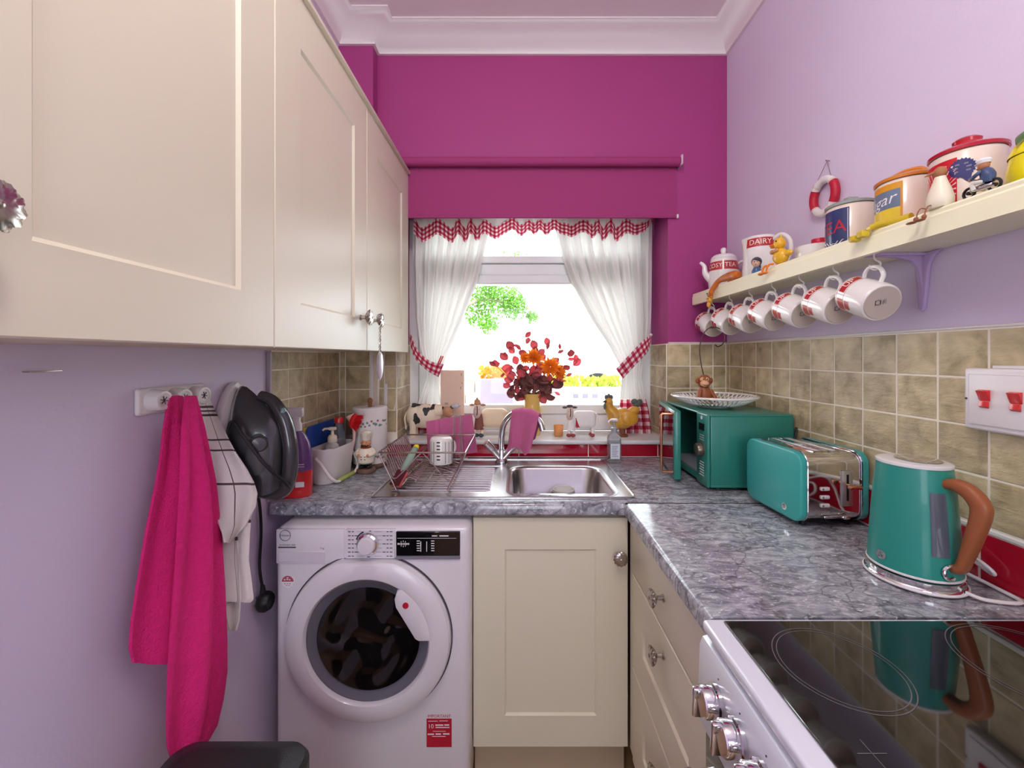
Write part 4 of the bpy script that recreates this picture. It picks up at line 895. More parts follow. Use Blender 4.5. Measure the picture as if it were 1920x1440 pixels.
# hand soap by the sink corner
b0 = Vector((.418, 1.772, ZT)); t = thing('hand_soap_bottle', 'clear pump bottle of hand soap behind the sink bowl corner', 'bottle', b0)
mb = MB(); rloft(mb, [[(b0.x+x, b0.y+y, b0.z+z) for x, y in rrect(-w_, w_, -w_*.75, w_*.75, .008)] for w_, z in ((.026, 0), (.0275, .003), (.0275, .105), (.024, .118), (.013, .128), (.012, .135))]); obj('bottle', mb, mat('clear_soap_bottle', (224,232,236), .05, trans=.8, ior=1.25, var=.03), t)
mb = MB(); a = b0+Vector((0, -.0212, .055)); mb.box(a.x-.02, a.x+.02, a.y-.0003, a.y, a.z-.035, a.z+.03); mb.mi = 1
for k in range(7): mb.box(a.x-.014, a.x+.012-.003*(k % 3), a.y-.0008, a.y-.0004, a.z+.018-k*.007, a.z+.0205-k*.007)
obj('label', mb, [mat('pale_label', (226,230,238), .4), mat('grey_print', (140,140,160), .6)], t)
mb = MB(); mb.lathe([(.0135, .132), (.0135, .15), (.006, .153), (.0055, .178)], c=b0, seg=20); obj('collar', mb, mat('grey_clear_pump', (170,172,180), .2), t)
mb = MB(); mb.box(b0.x-.016, b0.x+.016, b0.y-.01, b0.y+.01, b0.z+.178, b0.z+.189, .004, 2); mb.tube([b0+Vector((-.01, -.006, .184)), b0+Vector((-.024, -.016, .183)), b0+Vector((-.027, -.018, .176))], .0042, 8); obj('pump_head', mb, m_wp, t)
# ---------------------------------------------------------------- roller blind, curtains
m_bl = mat('plum_blind_fabric', (172,62,124), .75, var=.04, vs=40, bump=.15, bs=500, transl=.12)
by = 1.842
t = thing('roller_blind', 'plum roller blind pulled half down over the window', 'blind', (.05, by, 2.0))
xa, xb = -.545, .728
mb = MB(); mb.cyl((xa, by, 2.243), (xb, by, 2.243), .021, seg=28); obj('roller_tube', mb, m_bl, t)
mb = MB(); mb.box(xa+.006, xb-.006, by+.0202, by+.0212, 2.012, 2.243); obj('blind_fabric', mb, m_bl, t)
mb = MB(); mb.box(xa+.004, xb-.006, by+.0165, by+.0255, 1.997, 2.013, .003, 2); bb = obj('bottom_bar', mb, m_bl, t)
mb = MB(); mb.box(xb-.0055, xb+.004, by+.0155, by+.0265, 1.996, 2.0145, .002); mb.box(xa-.006, xa+.0035, by+.0155, by+.0265, 1.996, 2.0145, .002); obj('bar_end_cap', mb, m_wp, bb)
mb = MB(); mb.box(xb+.0005, xb+.009, by-.024, YB-.0005, 2.222, 2.268, .003); mb.box(xa-.009, xa-.0005, by-.024, YB-.0005, 2.222, 2.268, .003); obj('blind_bracket', mb, mat('pink_white_plastic', (216,190,206), .4), t)
ch_ = spline([(-.598, 1.855, 2.23), (-.600, 1.853, 1.7), (-.600, 1.852, 1.25), (-.590, 1.848, 1.148), (-.567, 1.845, 1.128), (-.548, 1.848, 1.15), (-.546, 1.853, 1.3), (-.56, 1.855, 1.7), (-.575, 1.855, 2.23)], 14)
mb = MB(); mb.tube(ch_, .0024, 6, closed=False); obj('pull_cord', mb, m_wp, t)
mb = MB(); mb.box(-.604, -.588, YB-.017, YB-.009, 1.15, 1.245, .003, 2); obj('cord_tidy', mb, m_wp, t)
# sheer curtains
def sheer(nm, col, tr):
    m = mat(nm, col, .9, var=.02, vs=200, transl=tr); return m
m_sheer = sheer('white_sheer', (242,240,236), .28)
def gingham(name, n_u, n_v, dark=(176,26,58), tr=.3):
    m = mat(name, (250,240,240), .9, var=.02, transl=tr); N, L, b = nodes_of(m)
    uv = N.new('ShaderNodeUVMap'); sx = N.new('ShaderNodeSeparateXYZ'); L.new(uv.outputs[0], sx.inputs[0]); hs = []
    for k, n in ((0, n_u), (1, n_v)):
        a = N.new('ShaderNodeMath'); a.operation = 'MULTIPLY'; a.inputs[1].default_value = n; L.new(sx.outputs[k], a.inputs[0])
        f = N.new('ShaderNodeMath'); f.operation = 'FRACT'; L.new(a.outputs[0], f.inputs[0]); g = N.new('ShaderNodeMath'); g.operation = 'GREATER_THAN'; g.inputs[1].default_value = .5; L.new(f.outputs[0], g.inputs[0]); hs.append(g.outputs[0])
    s_ = N.new('ShaderNodeMath'); s_.operation = 'ADD'; L.new(hs[0], s_.inputs[0]); L.new(hs[1], s_.inputs[1])
    cr = N.new('ShaderNodeValToRGB'); cr.color_ramp.interpolation = 'CONSTANT'; e = cr.color_ramp.elements; e[0].position = 0; e[0].color = lin((250,236,238)); e[1].position = .34; e[1].color = lin((216,96,120)); k = e.new(.8); k.color = lin(dark)
    dv = N.new('ShaderNodeMath'); dv.operation = 'MULTIPLY'; dv.inputs[1].default_value = .5; L.new(s_.outputs[0], dv.inputs[0]); L.new(dv.outputs[0], cr.inputs['Fac'])
    L.new(cr.outputs['Color'], b.inputs['Base Color'])
    for n in N:
        if n.type == 'BSDF_TRANSLUCENT': L.new(cr.outputs['Color'], n.inputs['Color'])
    return m
CD = 2.03
def curtain(name, label, left, right, nf, ph, tie, hem0, tiepts):
    t = thing(name, label, 'curtain', P((left[0][1]+right[0][1])/2, 812, CD), group='white sheer curtains'); L0 = Vector(t.location)
    y0, y1 = left[0][0], left[-1][0]
    def f(u, v, ya, yb):
        y = ya+(yb-ya)*v; a = interp(left, y); b = interp(right, y)
        wd = (b-a)/150; amp = .027*min(1.0, max(.3, wd))
        q = P(a+(b-a)*u, y, CD); q.y += amp*(math.sin(nf*2*PI*u+ph)+.4*math.sin(nf*4.6*PI*u+1+ph+.004*y))-.012*math.exp(-((y-tie)/40)**2)
        q.y = min(q.y, WY-.022); q.x += .004*math.cos(nf*2*PI*u+ph); return q
    mb = MB(); mb.grid(lambda u, v: f(u, v, y0, hem0), 90, 60); obj('sheer_panel', mb, m_sheer, t, ang=180)
    mb = MB(); mb.grid(lambda u, v: f(u, v, hem0+.3, y1), 90, 14); obj('gingham_hem', mb, gingham('gingham_hem_'+name, 12, 4.5), t, ang=180)
    # tieback strap
    su = spline([P(p[0], p[1], d) for p, d in zip([q[0] for q in tiepts], [q[2] for q in tiepts])], 10); sl = spline([P(p[0], p[1], d) for p, d in zip([q[1] for q in tiepts], [q[2] for q in tiepts])], 10)
    n = len(su)-1
    mb = MB(); mb.grid(lambda u, v: su[round(u*n)].lerp(sl[round(u*n)], v), n, 6, .002); obj('gingham_tieback', mb, gingham('gingham_tieback_cloth', 9, 2.5, tr=.15), t, ang=180)
    e = su[0]; mb = MB(); mb.tube([e+Vector((0, .0, 0)), e+Vector((.012 if e.x > 0 else -.012, .03, .0))], .003, 8); mb.ell(e, .007, 12, 8); obj('tieback_hook', mb, m_wp, t)
    return t
curtain('curtain', 'white sheer curtain with gingham tieback on the left of the window',
    [(404,772),(500,772),(600,778),(650,786),(690,800),(706,802),(730,792),(760,780),(812,766)],
    [(404,922),(450,912),(530,893),(600,866),(660,839),(695,829),(712,828),(740,834),(770,842),(812,850)], 7, .3, 697, 757,
    [((770,625),(768,634),2.0), ((782,654),(776,668),1.975), ((805,676),(800,694),1.955), ((832,683),(822,707),1.965)])
curtain('curtain', 'white sheer curtain with gingham tieback on the right of the window',
    [(404,1036),(470,1050),(530,1071),(600,1110),(650,1144),(685,1162),(706,1166),(735,1164),(770,1162),(812,1160)],
    [(404,1224),(500,1223),(600,1221),(650,1214),(685,1203),(706,1200),(735,1206),(770,1216),(812,1221)], 8, 1.0, 697, 748,
    [((1221,628),(1220,644),1.985), ((1206,638),(1214,660),1.965), ((1183,662),(1194,682),1.95), ((1155,692),(1168,710),1.965)])
mb = MB(); mb.cyl((WX0+.006, 2.03, 2.085), (WX1-.006, 2.03, 2.085), .006, seg=12); single('curtain_rod', mb, m_wp, 'thin white curtain rod behind the ruffled valance', 'curtain rod')
# valance with gingham ruffle
t = thing('curtain_valance', 'white valance with red gingham ruffle across the top of the window', 'valance', P(1000, 440, 1.985))
def vz(px): return -28*max(0, (px-1165)/60)**1.2+6*math.sin(px*.017)
def val(u, v, ya, yb, am, k):
    px = 777+(1226-777)*u; q = P(px, ya+(yb-ya)*v+vz(px)*(.3+.7*v if k else v*.3)+(6.0*math.sin(px*.19+math.sin(px*.05)*2)*(v if k == 0 else 1)), 1.968)
    q.y += am*(math.sin(px*.175+1.6*math.sin(px*.043))+.5*math.sin(px*.31+2)); return q
mb = MB(); mb.grid(lambda u, v: val(u, v, 384, 418, .010*(.3+.7*v), 0), 200, 10); obj('valance_top', mb, m_sheer, t, ang=180)
mb = MB(); mb.grid(lambda u, v: val(u, v, 416, 442, .013, 1), 220, 8); obj('gingham_ruffle', mb, gingham('gingham_ruffle_cloth', 62, 3.5, tr=.35), t, ang=180)
# ---------------------------------------------------------------- things on the sill
ZS = .9905
def animal_legs(mb, pts, r, h):
    for x, y in pts: mb.tube([(x, y, ZS+h), (x, y, ZS+h*.4), (x, y, ZS)], [r*1.1, r, r*1.15], 10)
# cow
t = thing('cow_figurine', 'cream cow figurine with black patches at the left end of the sill', 'figurine', (-.43, 1.945, ZS)); c = Vector((-.425, 1.945, ZS))
m_cow = mat('cream_pottery', (240,224,198), .5, var=.06); m_cowb = mat('black_patch', (50,46,46), .5)
mb = MB(); mb.ell(c+Vector((-.015, 0, .095)), (.082, .042, .056), 24, 16); mb.ell(c+Vector((-.06, 0, .10)), (.04, .04, .055), 20, 14); mb.tube([c+Vector((.045, 0, .12)), c+Vector((.075, -.005, .125))], [.034, .022], 14)
for x, y in ((-.065, -.022), (-.065, .022), (.035, -.022), (.035, .022)): mb.tube([c+Vector((x, y, .08)), c+Vector((x, y, .035)), c+Vector((x, y, 0))], [.019, .014, .017], 12)
obj('body', mb, m_cow, t)
for (x, z, rx, rz) in ((-.045, .085, .016, .026), (.0, .125, .015, .018), (-.055, .15, .02, .008), (.03, .14, .014, .012)):
    mb = MB()
    def blob(u, v, x=x, z=z, rx=rx, rz=rz):
        a = 2*PI*u; r = v*(1+.25*math.sin(3*a+x*90)); X = x+rx*r*math.cos(a); Z = z+rz*r*math.sin(a)
        k = max(0.02, 1-((X+.015)/.083)**2-((Z-.095)/.057)**2); k2 = max(0.02, 1-((X+.06)/.041)**2-((Z-.10)/.056)**2)
        return c+Vector((X, -max(.043*math.sqrt(k), .041*math.sqrt(k2))-.0016, Z))
    mb.grid(blob, 20, 4); obj('black_patch', mb, m_cowb, t)
mb = MB(); mb.ell(c+Vector((.095, -.012, .118)), (.024, .02, .026)); mb.ell(c+Vector((.106, -.026, .105)), (.014, .012, .012)); obj('head', mb, mat('tan_pottery', (196,146,110), .5), t)
mb = MB(); mb.ell(c+Vector((.07, -.012, .135)), (.014, .006, .008)); mb.ell(c+Vector((.118, .002, .138)), (.014, .006, .008)); obj('ear', mb, m_cowb, t)
mb = MB(); mb.tube(spline([c+Vector((-.095, 0, .12)), c+Vector((-.106, -.01, .09)), c+Vector((-.1, -.012, .05))], 5), .004, 8); mb.ell(c+Vector((-.1, -.012, .045)), (.006, .006, .012)); obj('tail', mb, m_cow, t)
mb = MB(); mb.ell(c+Vector((.128, .01, .142)), (.02, .02, .012), 14, 8); mb.ell(c+Vector((.146, .008, .146)), (.007, .007, .009)); obj('flower_garland', mb, [mat('grey_white_petal', (206,206,214), .6, var=.5, vs=120)], t)
# sheep
def sheep(name, label, c, s, body, dress, hat, feet, flip=1):
    c = Vector(c); t = thing(name, label, 'figurine', c, group='sheep figurines')
    def V(x, y, z): return c+Vector((x*flip, y, z))*s
    mb = MB(); bx = [V(*p) for p in ()]
    M = Matrix.Translation(V(.045, 0, .095)) @ Matrix.Diagonal((s*flip, s, s, 1)); mb.box(-.06, .064, -.03, .03, -.052, .04, .026, 5, mtx=M); obj('body', mb, body, t, ang=80)
    mb = MB(); M = Matrix.Translation(V(-.032, -.034, .125)) @ Matrix.Rotation(.12, 4, 'Y'); mb.ell((0, 0, 0), (.0195*s, .017*s, .036*s), 18, 14, M); hd = obj('head', mb, mat('sheep_face', (232,206,192), .5), t)
    mb = MB(); mb.tube([V(-.032, -.0515, .152), V(-.031, -.0525, .125), V(-.033, -.0505, .108)], .0022*s, 6); [mb.ell(V(-.032+q*.008, -.050, .135), .0018*s, 8, 6) for q in (-1, 1)]; obj('nose', mb, m_cowb, hd)
    mb = MB(); [mb.ell(V(-.032+q*.026, -.03, .155), (.013*s, .006*s, .006*s), 12, 8) for q in (-1, 1)]; mb.ell(V(-.032, -.03, .162), (.017*s, .016*s, .009*s)); obj('ear', mb, hat, hd)
    mb = MB(); M = Matrix.Translation(V(-.026, -.018, .082)) @ Matrix.Diagonal((s, s, s, 1)); mb.lathe([(.013, .03), (.018, .01), (.022, -.02), (.024, -.045), (.0001, -.046)], mtx=M, seg=20); obj('dress', mb, dress, t)
    for x, y in ((-.034, -.02), (-.012, -.024), (.09, -.018), (.09, .018)):
        mb = MB(); mb.tube([V(x, y, .05), V(x, y, .012)], .0085*s, 10); lg = obj('leg', mb, body, t)
        mb = MB(); mb.ell(V(x-.003, y-.004, .0095), (.013*s, .013*s, .0095*s), 12, 8); obj('boot', mb, feet, lg)
    mb = MB(); mb.tube(spline([V(.108, 0, .12), V(.118, 0, .10), V(.115, 0, .075)], 4), .005*s, 8); obj('tail', mb, body, t)
    return t
m_wool = mat('cream_wool_pottery', (246,226,190), .6, var=.05, vs=40, bump=.3, bs=120); m_wool2 = mat('white_wool_pottery', (244,240,236), .6, var=.03, vs=40, bump=.3, bs=120)
s1 = sheep('sheep_figurine', 'cream sheep figurine with hat, brown dress and dark boots left of the vase', (-.155, 1.95, ZS), .98, m_wool, mat('brown_flecked_dress', (134,84,72), .7, var=.6, vs=160), mat('tan_felt', (196,150,110), .7), mat('slate_boot', (66,76,86), .4))
mb = MB(); mb.ell(Vector((-.155, 1.95, ZS))+Vector((-.033, -.028, .168)), (.014, .013, .011)); mb.ell(Vector((-.188, 1.922, ZS+.181)), .005); obj('hat', mb, MATS['tan_felt'], s1)
s2 = sheep('sheep_figurine', 'white sheep figurine with grey ears and red shoes right of the vase', (.275, 1.95, ZS), .9, m_wool2, m_wool2, mat('grey_felt', (96,84,88), .7), mat('rust_red_shoe', (158,66,66), .4))
mb = MB(); mb.raw([P(1080, 784, 1.912), P(1087, 802, 1.912), P(1079, 800, 1.91)], [(0, 1, 2)]); mb.tube([P(1080, 784, 1.912), P(1082, 803, 1.911)], .0018, 6); mb.ell(P(1082, 797, 1.912), (.006, .003, .011)); obj('red_bow', mb, m_redp, s2)
# hen
c = Vector((.49, 1.945, ZS)); t = thing('hen_figurine', 'yellow ochre hen figurine on a small foot beside the right curtain', 'figurine', c)
m_hen = mat('ochre_glaze', (214,160,64), .4, var=.35, vs=30, coat=.2)
mb = MB(); mb.ell(c+Vector((.005, 0, .085)), (.062, .045, .05), 24, 16); mb.tube(spline([c+Vector((-.03, -.005, .10)), c+Vector((-.055, -.012, .135)), c+Vector((-.06, -.016, .16))], 5), [.038,.034,.03,.027,.025,.023,.021,.02,.02,.019,.018], 16); mb.ell(c+Vector((-.06, -.016, .165)), (.02, .018, .02)); mb.tube(spline([c+Vector((.04, 0, .10)), c+Vector((.068, 0, .125)), c+Vector((.078, 0, .14))], 4), [.03,.028,.026,.024,.022,.02,.018,.014,.01], 12); obj('body', mb, m_hen, t)
mb = MB(); mb.ell(c+Vector((.03, -.040, .09)), (.042, .012, .035), 20, 12, None); obj('wing', mb, mat('gold_glaze', (220,158,50), .35, var=.2, vs=50, coat=.3), t)
mb = MB(); [mb.ell(c+Vector((x, -.016, z)), (.008, .005, .012)) for x, z in ((-.072, .187), (-.06, .192), (-.048, .186))]; mb.ell(c+Vector((-.08, -.024, .145)), (.007, .006, .016)); obj('comb', mb, mat('grey_green_glaze', (92,98,92), .4), t)
mb = MB(); [mb.ell(c+Vector((.075+dx, 0, .15+dz)), (.016, .008, .014)) for dx, dz in ((0, 0), (.014, .012), (-.01, .014))]; obj('tail', mb, MATS['grey_green_glaze'], t)
mb = MB(); mb.tube([c+Vector((-.076, -.024, .168)), c+Vector((-.092, -.032, .166))], [.007, .001], 8); obj('beak', mb, m_cowb, t)
mb = MB(); mb.cyl(c+Vector((.01, 0, .04)), c+Vector((.01, 0, .012)), .012, seg=12); mb.lathe([(.0001, 0), (.024, 0), (.024, .006), (.014, .013), (.0001, .014)], c=c+Vector((.01, 0, 0)), seg=20); obj('foot', mb, mat('dark_wood_foot', (120,72,46), .5), t)
# amber glass candle holder
c = Vector((.196, 1.95, ZS)); t = thing('candle_glass', 'small amber glass candle holder between vase and white sheep', 'candle holder', c)
mb = MB(); mb.lathe([(.0001, 0), (.019, 0), (.021, .003), (.0235, .052), (.022, .052), (.0195, .006), (.0001, .005)], c=c, seg=28); obj('glass', mb, mat('amber_glass', (255,200,136), .1, trans=.15, transl=.45), t)
mb = MB(); mb.lathe([(.0001, .0055), (.019, .0055), (.0205, .03), (.0001, .031)], c=c, seg=24); obj('wax', mb, mat('peach_wax', (246,176,110), .6), t)
# greeting card
c = P(846, 800, 1.997); t = thing('greeting_card', 'peach card standing folded against the window on the left', 'card', (c.x, c.y, ZS))
a, b = P(826, 694, 1.997), P(870, 694, 1.997); mb = MB(); mb.box(a.x, b.x, 1.997, 1.9985, ZS, a.z); obj('front_leaf', mb, mat('peach_card', (248,224,204), .7, transl=.25), t)
mb = MB(); M = Matrix.Translation((a.x, 1.9987, 0)) @ Matrix.Rotation(.12, 4, 'Z'); mb.box(0, b.x-a.x, 0, .0012, ZS, a.z-.002, mtx=M); obj('back_leaf', mb, MATS['peach_card'], t)
mb = MB(); [mb.box(a.x+x, a.x+x+w_, 1.9963, 1.9969, z, z+h_) for x, z, w_, h_ in ((.02, 1.14, .017, .003), (.02, 1.135, .017, .002), (.10, 1.275, .003, .012), (.103, 1.235, .002, .009), (.097, 1.21, .003, .012))]; obj('print', mb, m_grey, t)
# red peg clipped on the left tieback
mb = MB(); M = Matrix.Translation(P(826, 675, 1.945)) @ Matrix.Rotation(.4, 4, 'Y'); mb.box(-.007, -.001, -.004, .004, -.02, .02, .0015, 1, mtx=M); mb.box(.0012, .007, -.004, .004, -.02, .022, .0015, 1, mtx=M)
single('clothes_peg', mb, m_rd, 'small red peg clipped on the left gingham tieback', 'peg')
# ---------------------------------------------------------------- vase of autumn flowers
vc = Vector((.072, 1.985, ZS)); t = thing('flower_vase', 'yellow flared vase behind the tap', 'vase', vc)
mb = MB(); mb.lathe([(.0001, 0), (.036, 0), (.038, .004), (.0395, .03), (.046, .07), (.045, .11), (.039, .145), (.0385, .165), (.046, .195), (.048, .2), (.044, .199), (.036, .165), (.036, .145), (.042, .10), (.036, .02), (.0001, .015)], c=vc, seg=40); obj('vase_body', mb, mat('mustard_glaze', (238,200,108), .25, var=.06, coat=.3), t)
bq = thing('flower_bouquet', 'bunch of dark red eucalyptus leaves and orange flowers in the yellow vase', 'flowers', vc+Vector((0, 0, .195)))
m_lr = mat('red_leaf', (226,132,138), .6, var=.2, vs=40, transl=.55, rnd=.25); m_ld = mat('dark_red_leaf', (168,114,108), .55, var=.3, vs=40, transl=.4, rnd=.3); m_or = mat('orange_petal', (255,146,40), .6, var=.15, vs=60, transl=.4); m_stem = mat('brown_stem', (92,62,52), .6)
def leafmesh(name, m, L_, w_):
    b = MB()
    def lf(u, v):
        x = (u-.5)*2; ww = w_*math.sin(PI*min(1, v*.97+.03))**.7; return Vector((x*ww/2, -.1*w_*x*x+.04*math.sin(v*3), v*L_)) if False else Vector((x*ww/2, .18*w_*x*x+.12*L_*v*v, v*L_))
    b.grid(lf, 4, 7, .0004); me = bpy.data.meshes.new(name); b.bm.to_mesh(me); b.bm.free(); me.materials.append(m); return me
LM = [leafmesh('leaf', m_lr, .044, .036), leafmesh('leaf', m_ld, .052, .044), leafmesh('leaf', m_lr, .036, .018), leafmesh('leaf', m_ld, .046, .036)]
W0 = WM[bq.name]
def leaf(p, q, k, s=1.0):
    o = bpy.data.objects.new('leaf', LM[k]); COL.objects.link(o); o.parent = bq; o.location = W0.inverted() @ Vector(p)
    o.rotation_mode = 'QUATERNION'; o.rotation_quaternion = q; o.scale = (s,)*3
vm = vc+Vector((0, 0, .195))
tips = [(985,632,2.0),(1028,648,2.0),(1070,668,1.99),(1081,680,1.97),(924,680,1.98),(948,668,1.99),(962,655,2.0),(940,690,1.97),(1055,690,1.96),(975,650,2.02),(1050,655,2.02),(960,740,1.95),(1040,735,1.94),(1010,665,1.94),(1000,700,1.93),(985,705,1.92),(1020,700,1.925),(968,705,1.94),(1045,712,1.93),(1005,655,2.0),(955,725,1.94),(1062,705,1.95)]
for i, (px, py, d) in enumerate(tips):
    e = P(px, py, d); r0 = vm+Vector((RNG.uniform(-.02, .02), RNG.uniform(-.02, .02), -.06)); mid = r0.lerp(e, .5)+Vector((0, 0, .015))
    st = spline([r0, vm+Vector(((e.x-vm.x)*.18, (e.y-vm.y)*.18, .01)), mid, e], 5); mb = MB(); mb.tube(st, .0016, 5); obj('stem', mb, m_stem, bq)
    n = 6 if py < 690 else 5
    for k in range(n):
        j = int(len(st)*(.45+.54*k/(n-1))); j = min(j, len(st)-1); p = st[j]; tg = (st[j]-st[j-1]).normalized()
        dv = (tg*.6+Vector((RNG.uniform(-1, 1), RNG.uniform(-.5, .2), RNG.uniform(-.6, .7)))).normalized(); outer = (p-vm).length > .11
        nf = Vector((RNG.uniform(-.7, .7), -1, RNG.uniform(-.6, .6))); yv = (nf-dv*nf.dot(dv)).normalized(); xv = yv.cross(dv)
        q = Matrix((xv, yv, dv)).transposed().to_quaternion()
        kk = (RNG.choice([0, 0, 2, 0]) if outer else RNG.choice([1, 3, 1, 0])); leaf(p, q, kk, RNG.uniform(.8, 1.2))
def bloom(px, py, d, r, tilt):
    c = P(px, py, d); M = Matrix.Translation(c) @ Euler(tilt).to_matrix().to_4x4(); mb = MB()
    for ring in range(5):
        n = 14-ring*2; rr_ = r*(1-.16*ring); el = .15+.26*ring
        for k in range(n):
            a = 2*PI*k/n+ring*.4+RNG.uniform(-.08, .08); dr_ = Vector((math.cos(a)*math.cos(el), math.sin(a)*math.cos(el), math.sin(el))); sd = Vector((-math.sin(a), math.cos(a), 0)); w_ = rr_*.2; b0 = dr_*.1*rr_
            mb.raw([M @ v for v in (b0, b0+dr_*rr_*.5+sd*w_, b0+dr_*rr_, b0+dr_*rr_*.5-sd*w_, b0+dr_*rr_*.5+Vector((0, 0, -.1*rr_)))], [(0, 1, 4), (1, 2, 4), (2, 3, 4), (3, 0, 4)])
    obj('orange_bloom', mb, m_or, bq, recalc=False)
bloom(1002, 670, 1.93, .046, (1.1, 0, .2)); bloom(1032, 688, 1.895, .048, (1.35, 0, -.1)); bloom(1048, 698, 1.915, .038, (1.2, .5, .3)); bloom(985, 672, 1.96, .03, (1.2, -.3, 0))
# ---------------------------------------------------------------- right worktop: microwave, bowl, toaster, kettle
m_teal = mat('teal_lacquer', (44,130,116), .32, var=.03, coat=.25); m_teal2 = mat('teal_kettle_lacquer', (40,142,130), .36, var=.03, coat=.2); m_tealt = mat('turquoise_toaster_panel', (62,170,164), .35, var=.02, coat=.25)
m_cop = mat('copper', (214,150,118), .22, metal=1, var=.04)
mx0, mx1, my0, my1, mz0, mz1 = .645, .94, 1.392, 1.825, ZW+.012, 1.172
t = thing('microwave_oven', 'teal microwave oven with copper handle and its door ajar', 'microwave', ((mx0+mx1)/2, (my0+my1)/2, ZW))
mb = MB(); dep = .016
mb.box(mx0+.012, mx1, my0, my1, mz1-.012, mz1, .006, 3); mb.box(mx0+.012, mx1, my0, my1, mz0, mz0+.012, .004, 2); mb.box(mx0+.012, mx1, my0, my0+.012, mz0+.006, mz1-.006, .004, 2); mb.box(mx0+.012, mx1, my1-.012, my1, mz0+.006, mz1-.006, .004, 2); mb.box(mx1-.012, mx1, my0+.006, my1-.006, mz0+.006, mz1-.006)
mb.box(mx0+.0125, mx1-.02, my0+.012, my0+.088, mz0+.012, mz1-.012); obj('case', mb, m_teal, t)
mb = MB(); mb.box(mx0+.03, mx1-.014, my0+.0885, my0+.0925, mz0+.013, mz1-.013); mb.box(mx1-.018, mx1-.0125, my0+.093, my1-.013, mz0+.013, mz1-.013); mb.box(mx0+.03, mx1-.0185, my0+.093, my1-.013, mz0+.0125, mz0+.02); obj('cavity', mb, mat('grey_cavity', (170,174,186), .4), t)
mb = MB(); mb.box(mx0, mx0+.012, my0, my0+.086, mz0, mz1, .005, 3); cp = obj('control_panel', mb, m_teal, t)
kc_ = Vector((mx0, my0+.043, 1.045)); M = Matrix.Translation(kc_) @ Matrix.Rotation(-PI/2, 4, 'Y'); mb = MB(); mb.lathe([(.026, 0), (.026, .003), (.0215, .004), (.021, .018), (.019, .021), (.0001, .0215)], mtx=M, seg=36); mb.box(-.002, .002, -.003, .017, .0215, .0225, mtx=M); obj('dial', mb, mat('bronze_dial', (120,112,98), .3, metal=.7), t)
mb = MB(); mb.box(mx0-.0008, mx0+.001, my0+.022, my0+.064, 1.112, 1.136); obj('display', mb, m_black, t)
mb = MB(); mb.cyl((mx0-.001, my0+.043, 1.156), (mx0+.001, my0+.043, 1.156), .0065, seg=20); mb.mi = 0; [mb.box(mx0-.0006, mx0+.001, my0+.025, my0+.06-.004*(k % 2), .955+k*.009, .958+k*.009) for k in range(6)]; [mb.box(mx0-.0006, mx0+.001, my0+.025, my0+.06, 1.078+k*.008, 1.080+k*.008) for k in range(3)]; obj('panel_print', mb, m_wht, t)
hin = Vector((mx0, my1-.002, 0)); th = math.radians(10.5); wd = my1-my0-.09
M = Matrix.Translation(hin) @ Matrix.Rotation(-th, 4, 'Z')      # local y from 0 to -wd is the door, +x inwards
mb = MB(); mb.box(-.014, .010, -wd, 0, mz0, mz1, .004, 2, mtx=M); dr = obj('door', mb, m_teal, t)
mb = MB(); mb.box(-.0152, -.0142, -wd+.012, -.008, mz0+.012, mz1-.012, mtx=M); obj('door_glass', mb, mat('dark_door_glass', (22,26,28), .04, var=.2, coat=.8), dr)
mb = MB(); mb.box(.0102, .0112, -wd+.02, -.02, mz0+.02, mz1-.02, mtx=M); obj('door_liner', mb, MATS['grey_cavity'], dr)
hl = [(-.0155, -wd+.022, 1.158), (-.05, -wd+.02, 1.158), (-.055, -wd+.02, 1.152), (-.055, -wd+.02, .95), (-.05, -wd+.02, .944), (-.0155, -wd+.022, .944)]
mb = MB(); mb.tube([M @ Vector(p) for p in hl], .0048, 10); obj('handle', mb, m_cop, dr)
for x in (mx0+.04, mx1-.04):
    for y in (my0+.04, my1-.04): mb = MB(); mb.lathe([(.0001, 0), (.011, 0), (.012, .0118), (.0001, .0119)], c=(x, y, ZW+.0005), seg=14); obj('foot', mb, m_blk, t)
# lattice bowl
bc_ = Vector((.768, 1.605, mz1+.001)); t = thing('lattice_bowl', 'white openwork ceramic bowl on top of the microwave', 'bowl', bc_)
def brz(s): return (.06+.096*s**.85, .004+.040*s**1.35)
mb = MB(); mb.lathe([(.0001, 0), (.058, 0), (.062, .004), (.0885, .0135), (.087, .017), (.06, .008), (.0001, .007)], c=bc_, seg=64); obj('base', mb, m_cer, t)
mb = MB(); nst = 52
for sgn in (1, -1):
    for k in range(nst):
        pts = []
        for j in range(6):
            s_ = .25+.66*j/5; r, z = brz(s_); a = 2*PI*k/nst+sgn*.13*j/5; pts.append(bc_+Vector((r*math.cos(a), r*math.sin(a), z)))
        mb.tube(pts, .0026, 6, cap=False)
obj('lattice', mb, m_cer, t)
mb = MB(); r, z = brz(.97); mb.tube([bc_+Vector((r*math.cos(2*PI*k/96)*(1+.006*math.cos(24*2*PI*k/96)), r*math.sin(2*PI*k/96)*(1+.006*math.cos(24*2*PI*k/96)), z)) for k in range(96)], .0045, 8, closed=True); obj('rim', mb, m_cer, t)
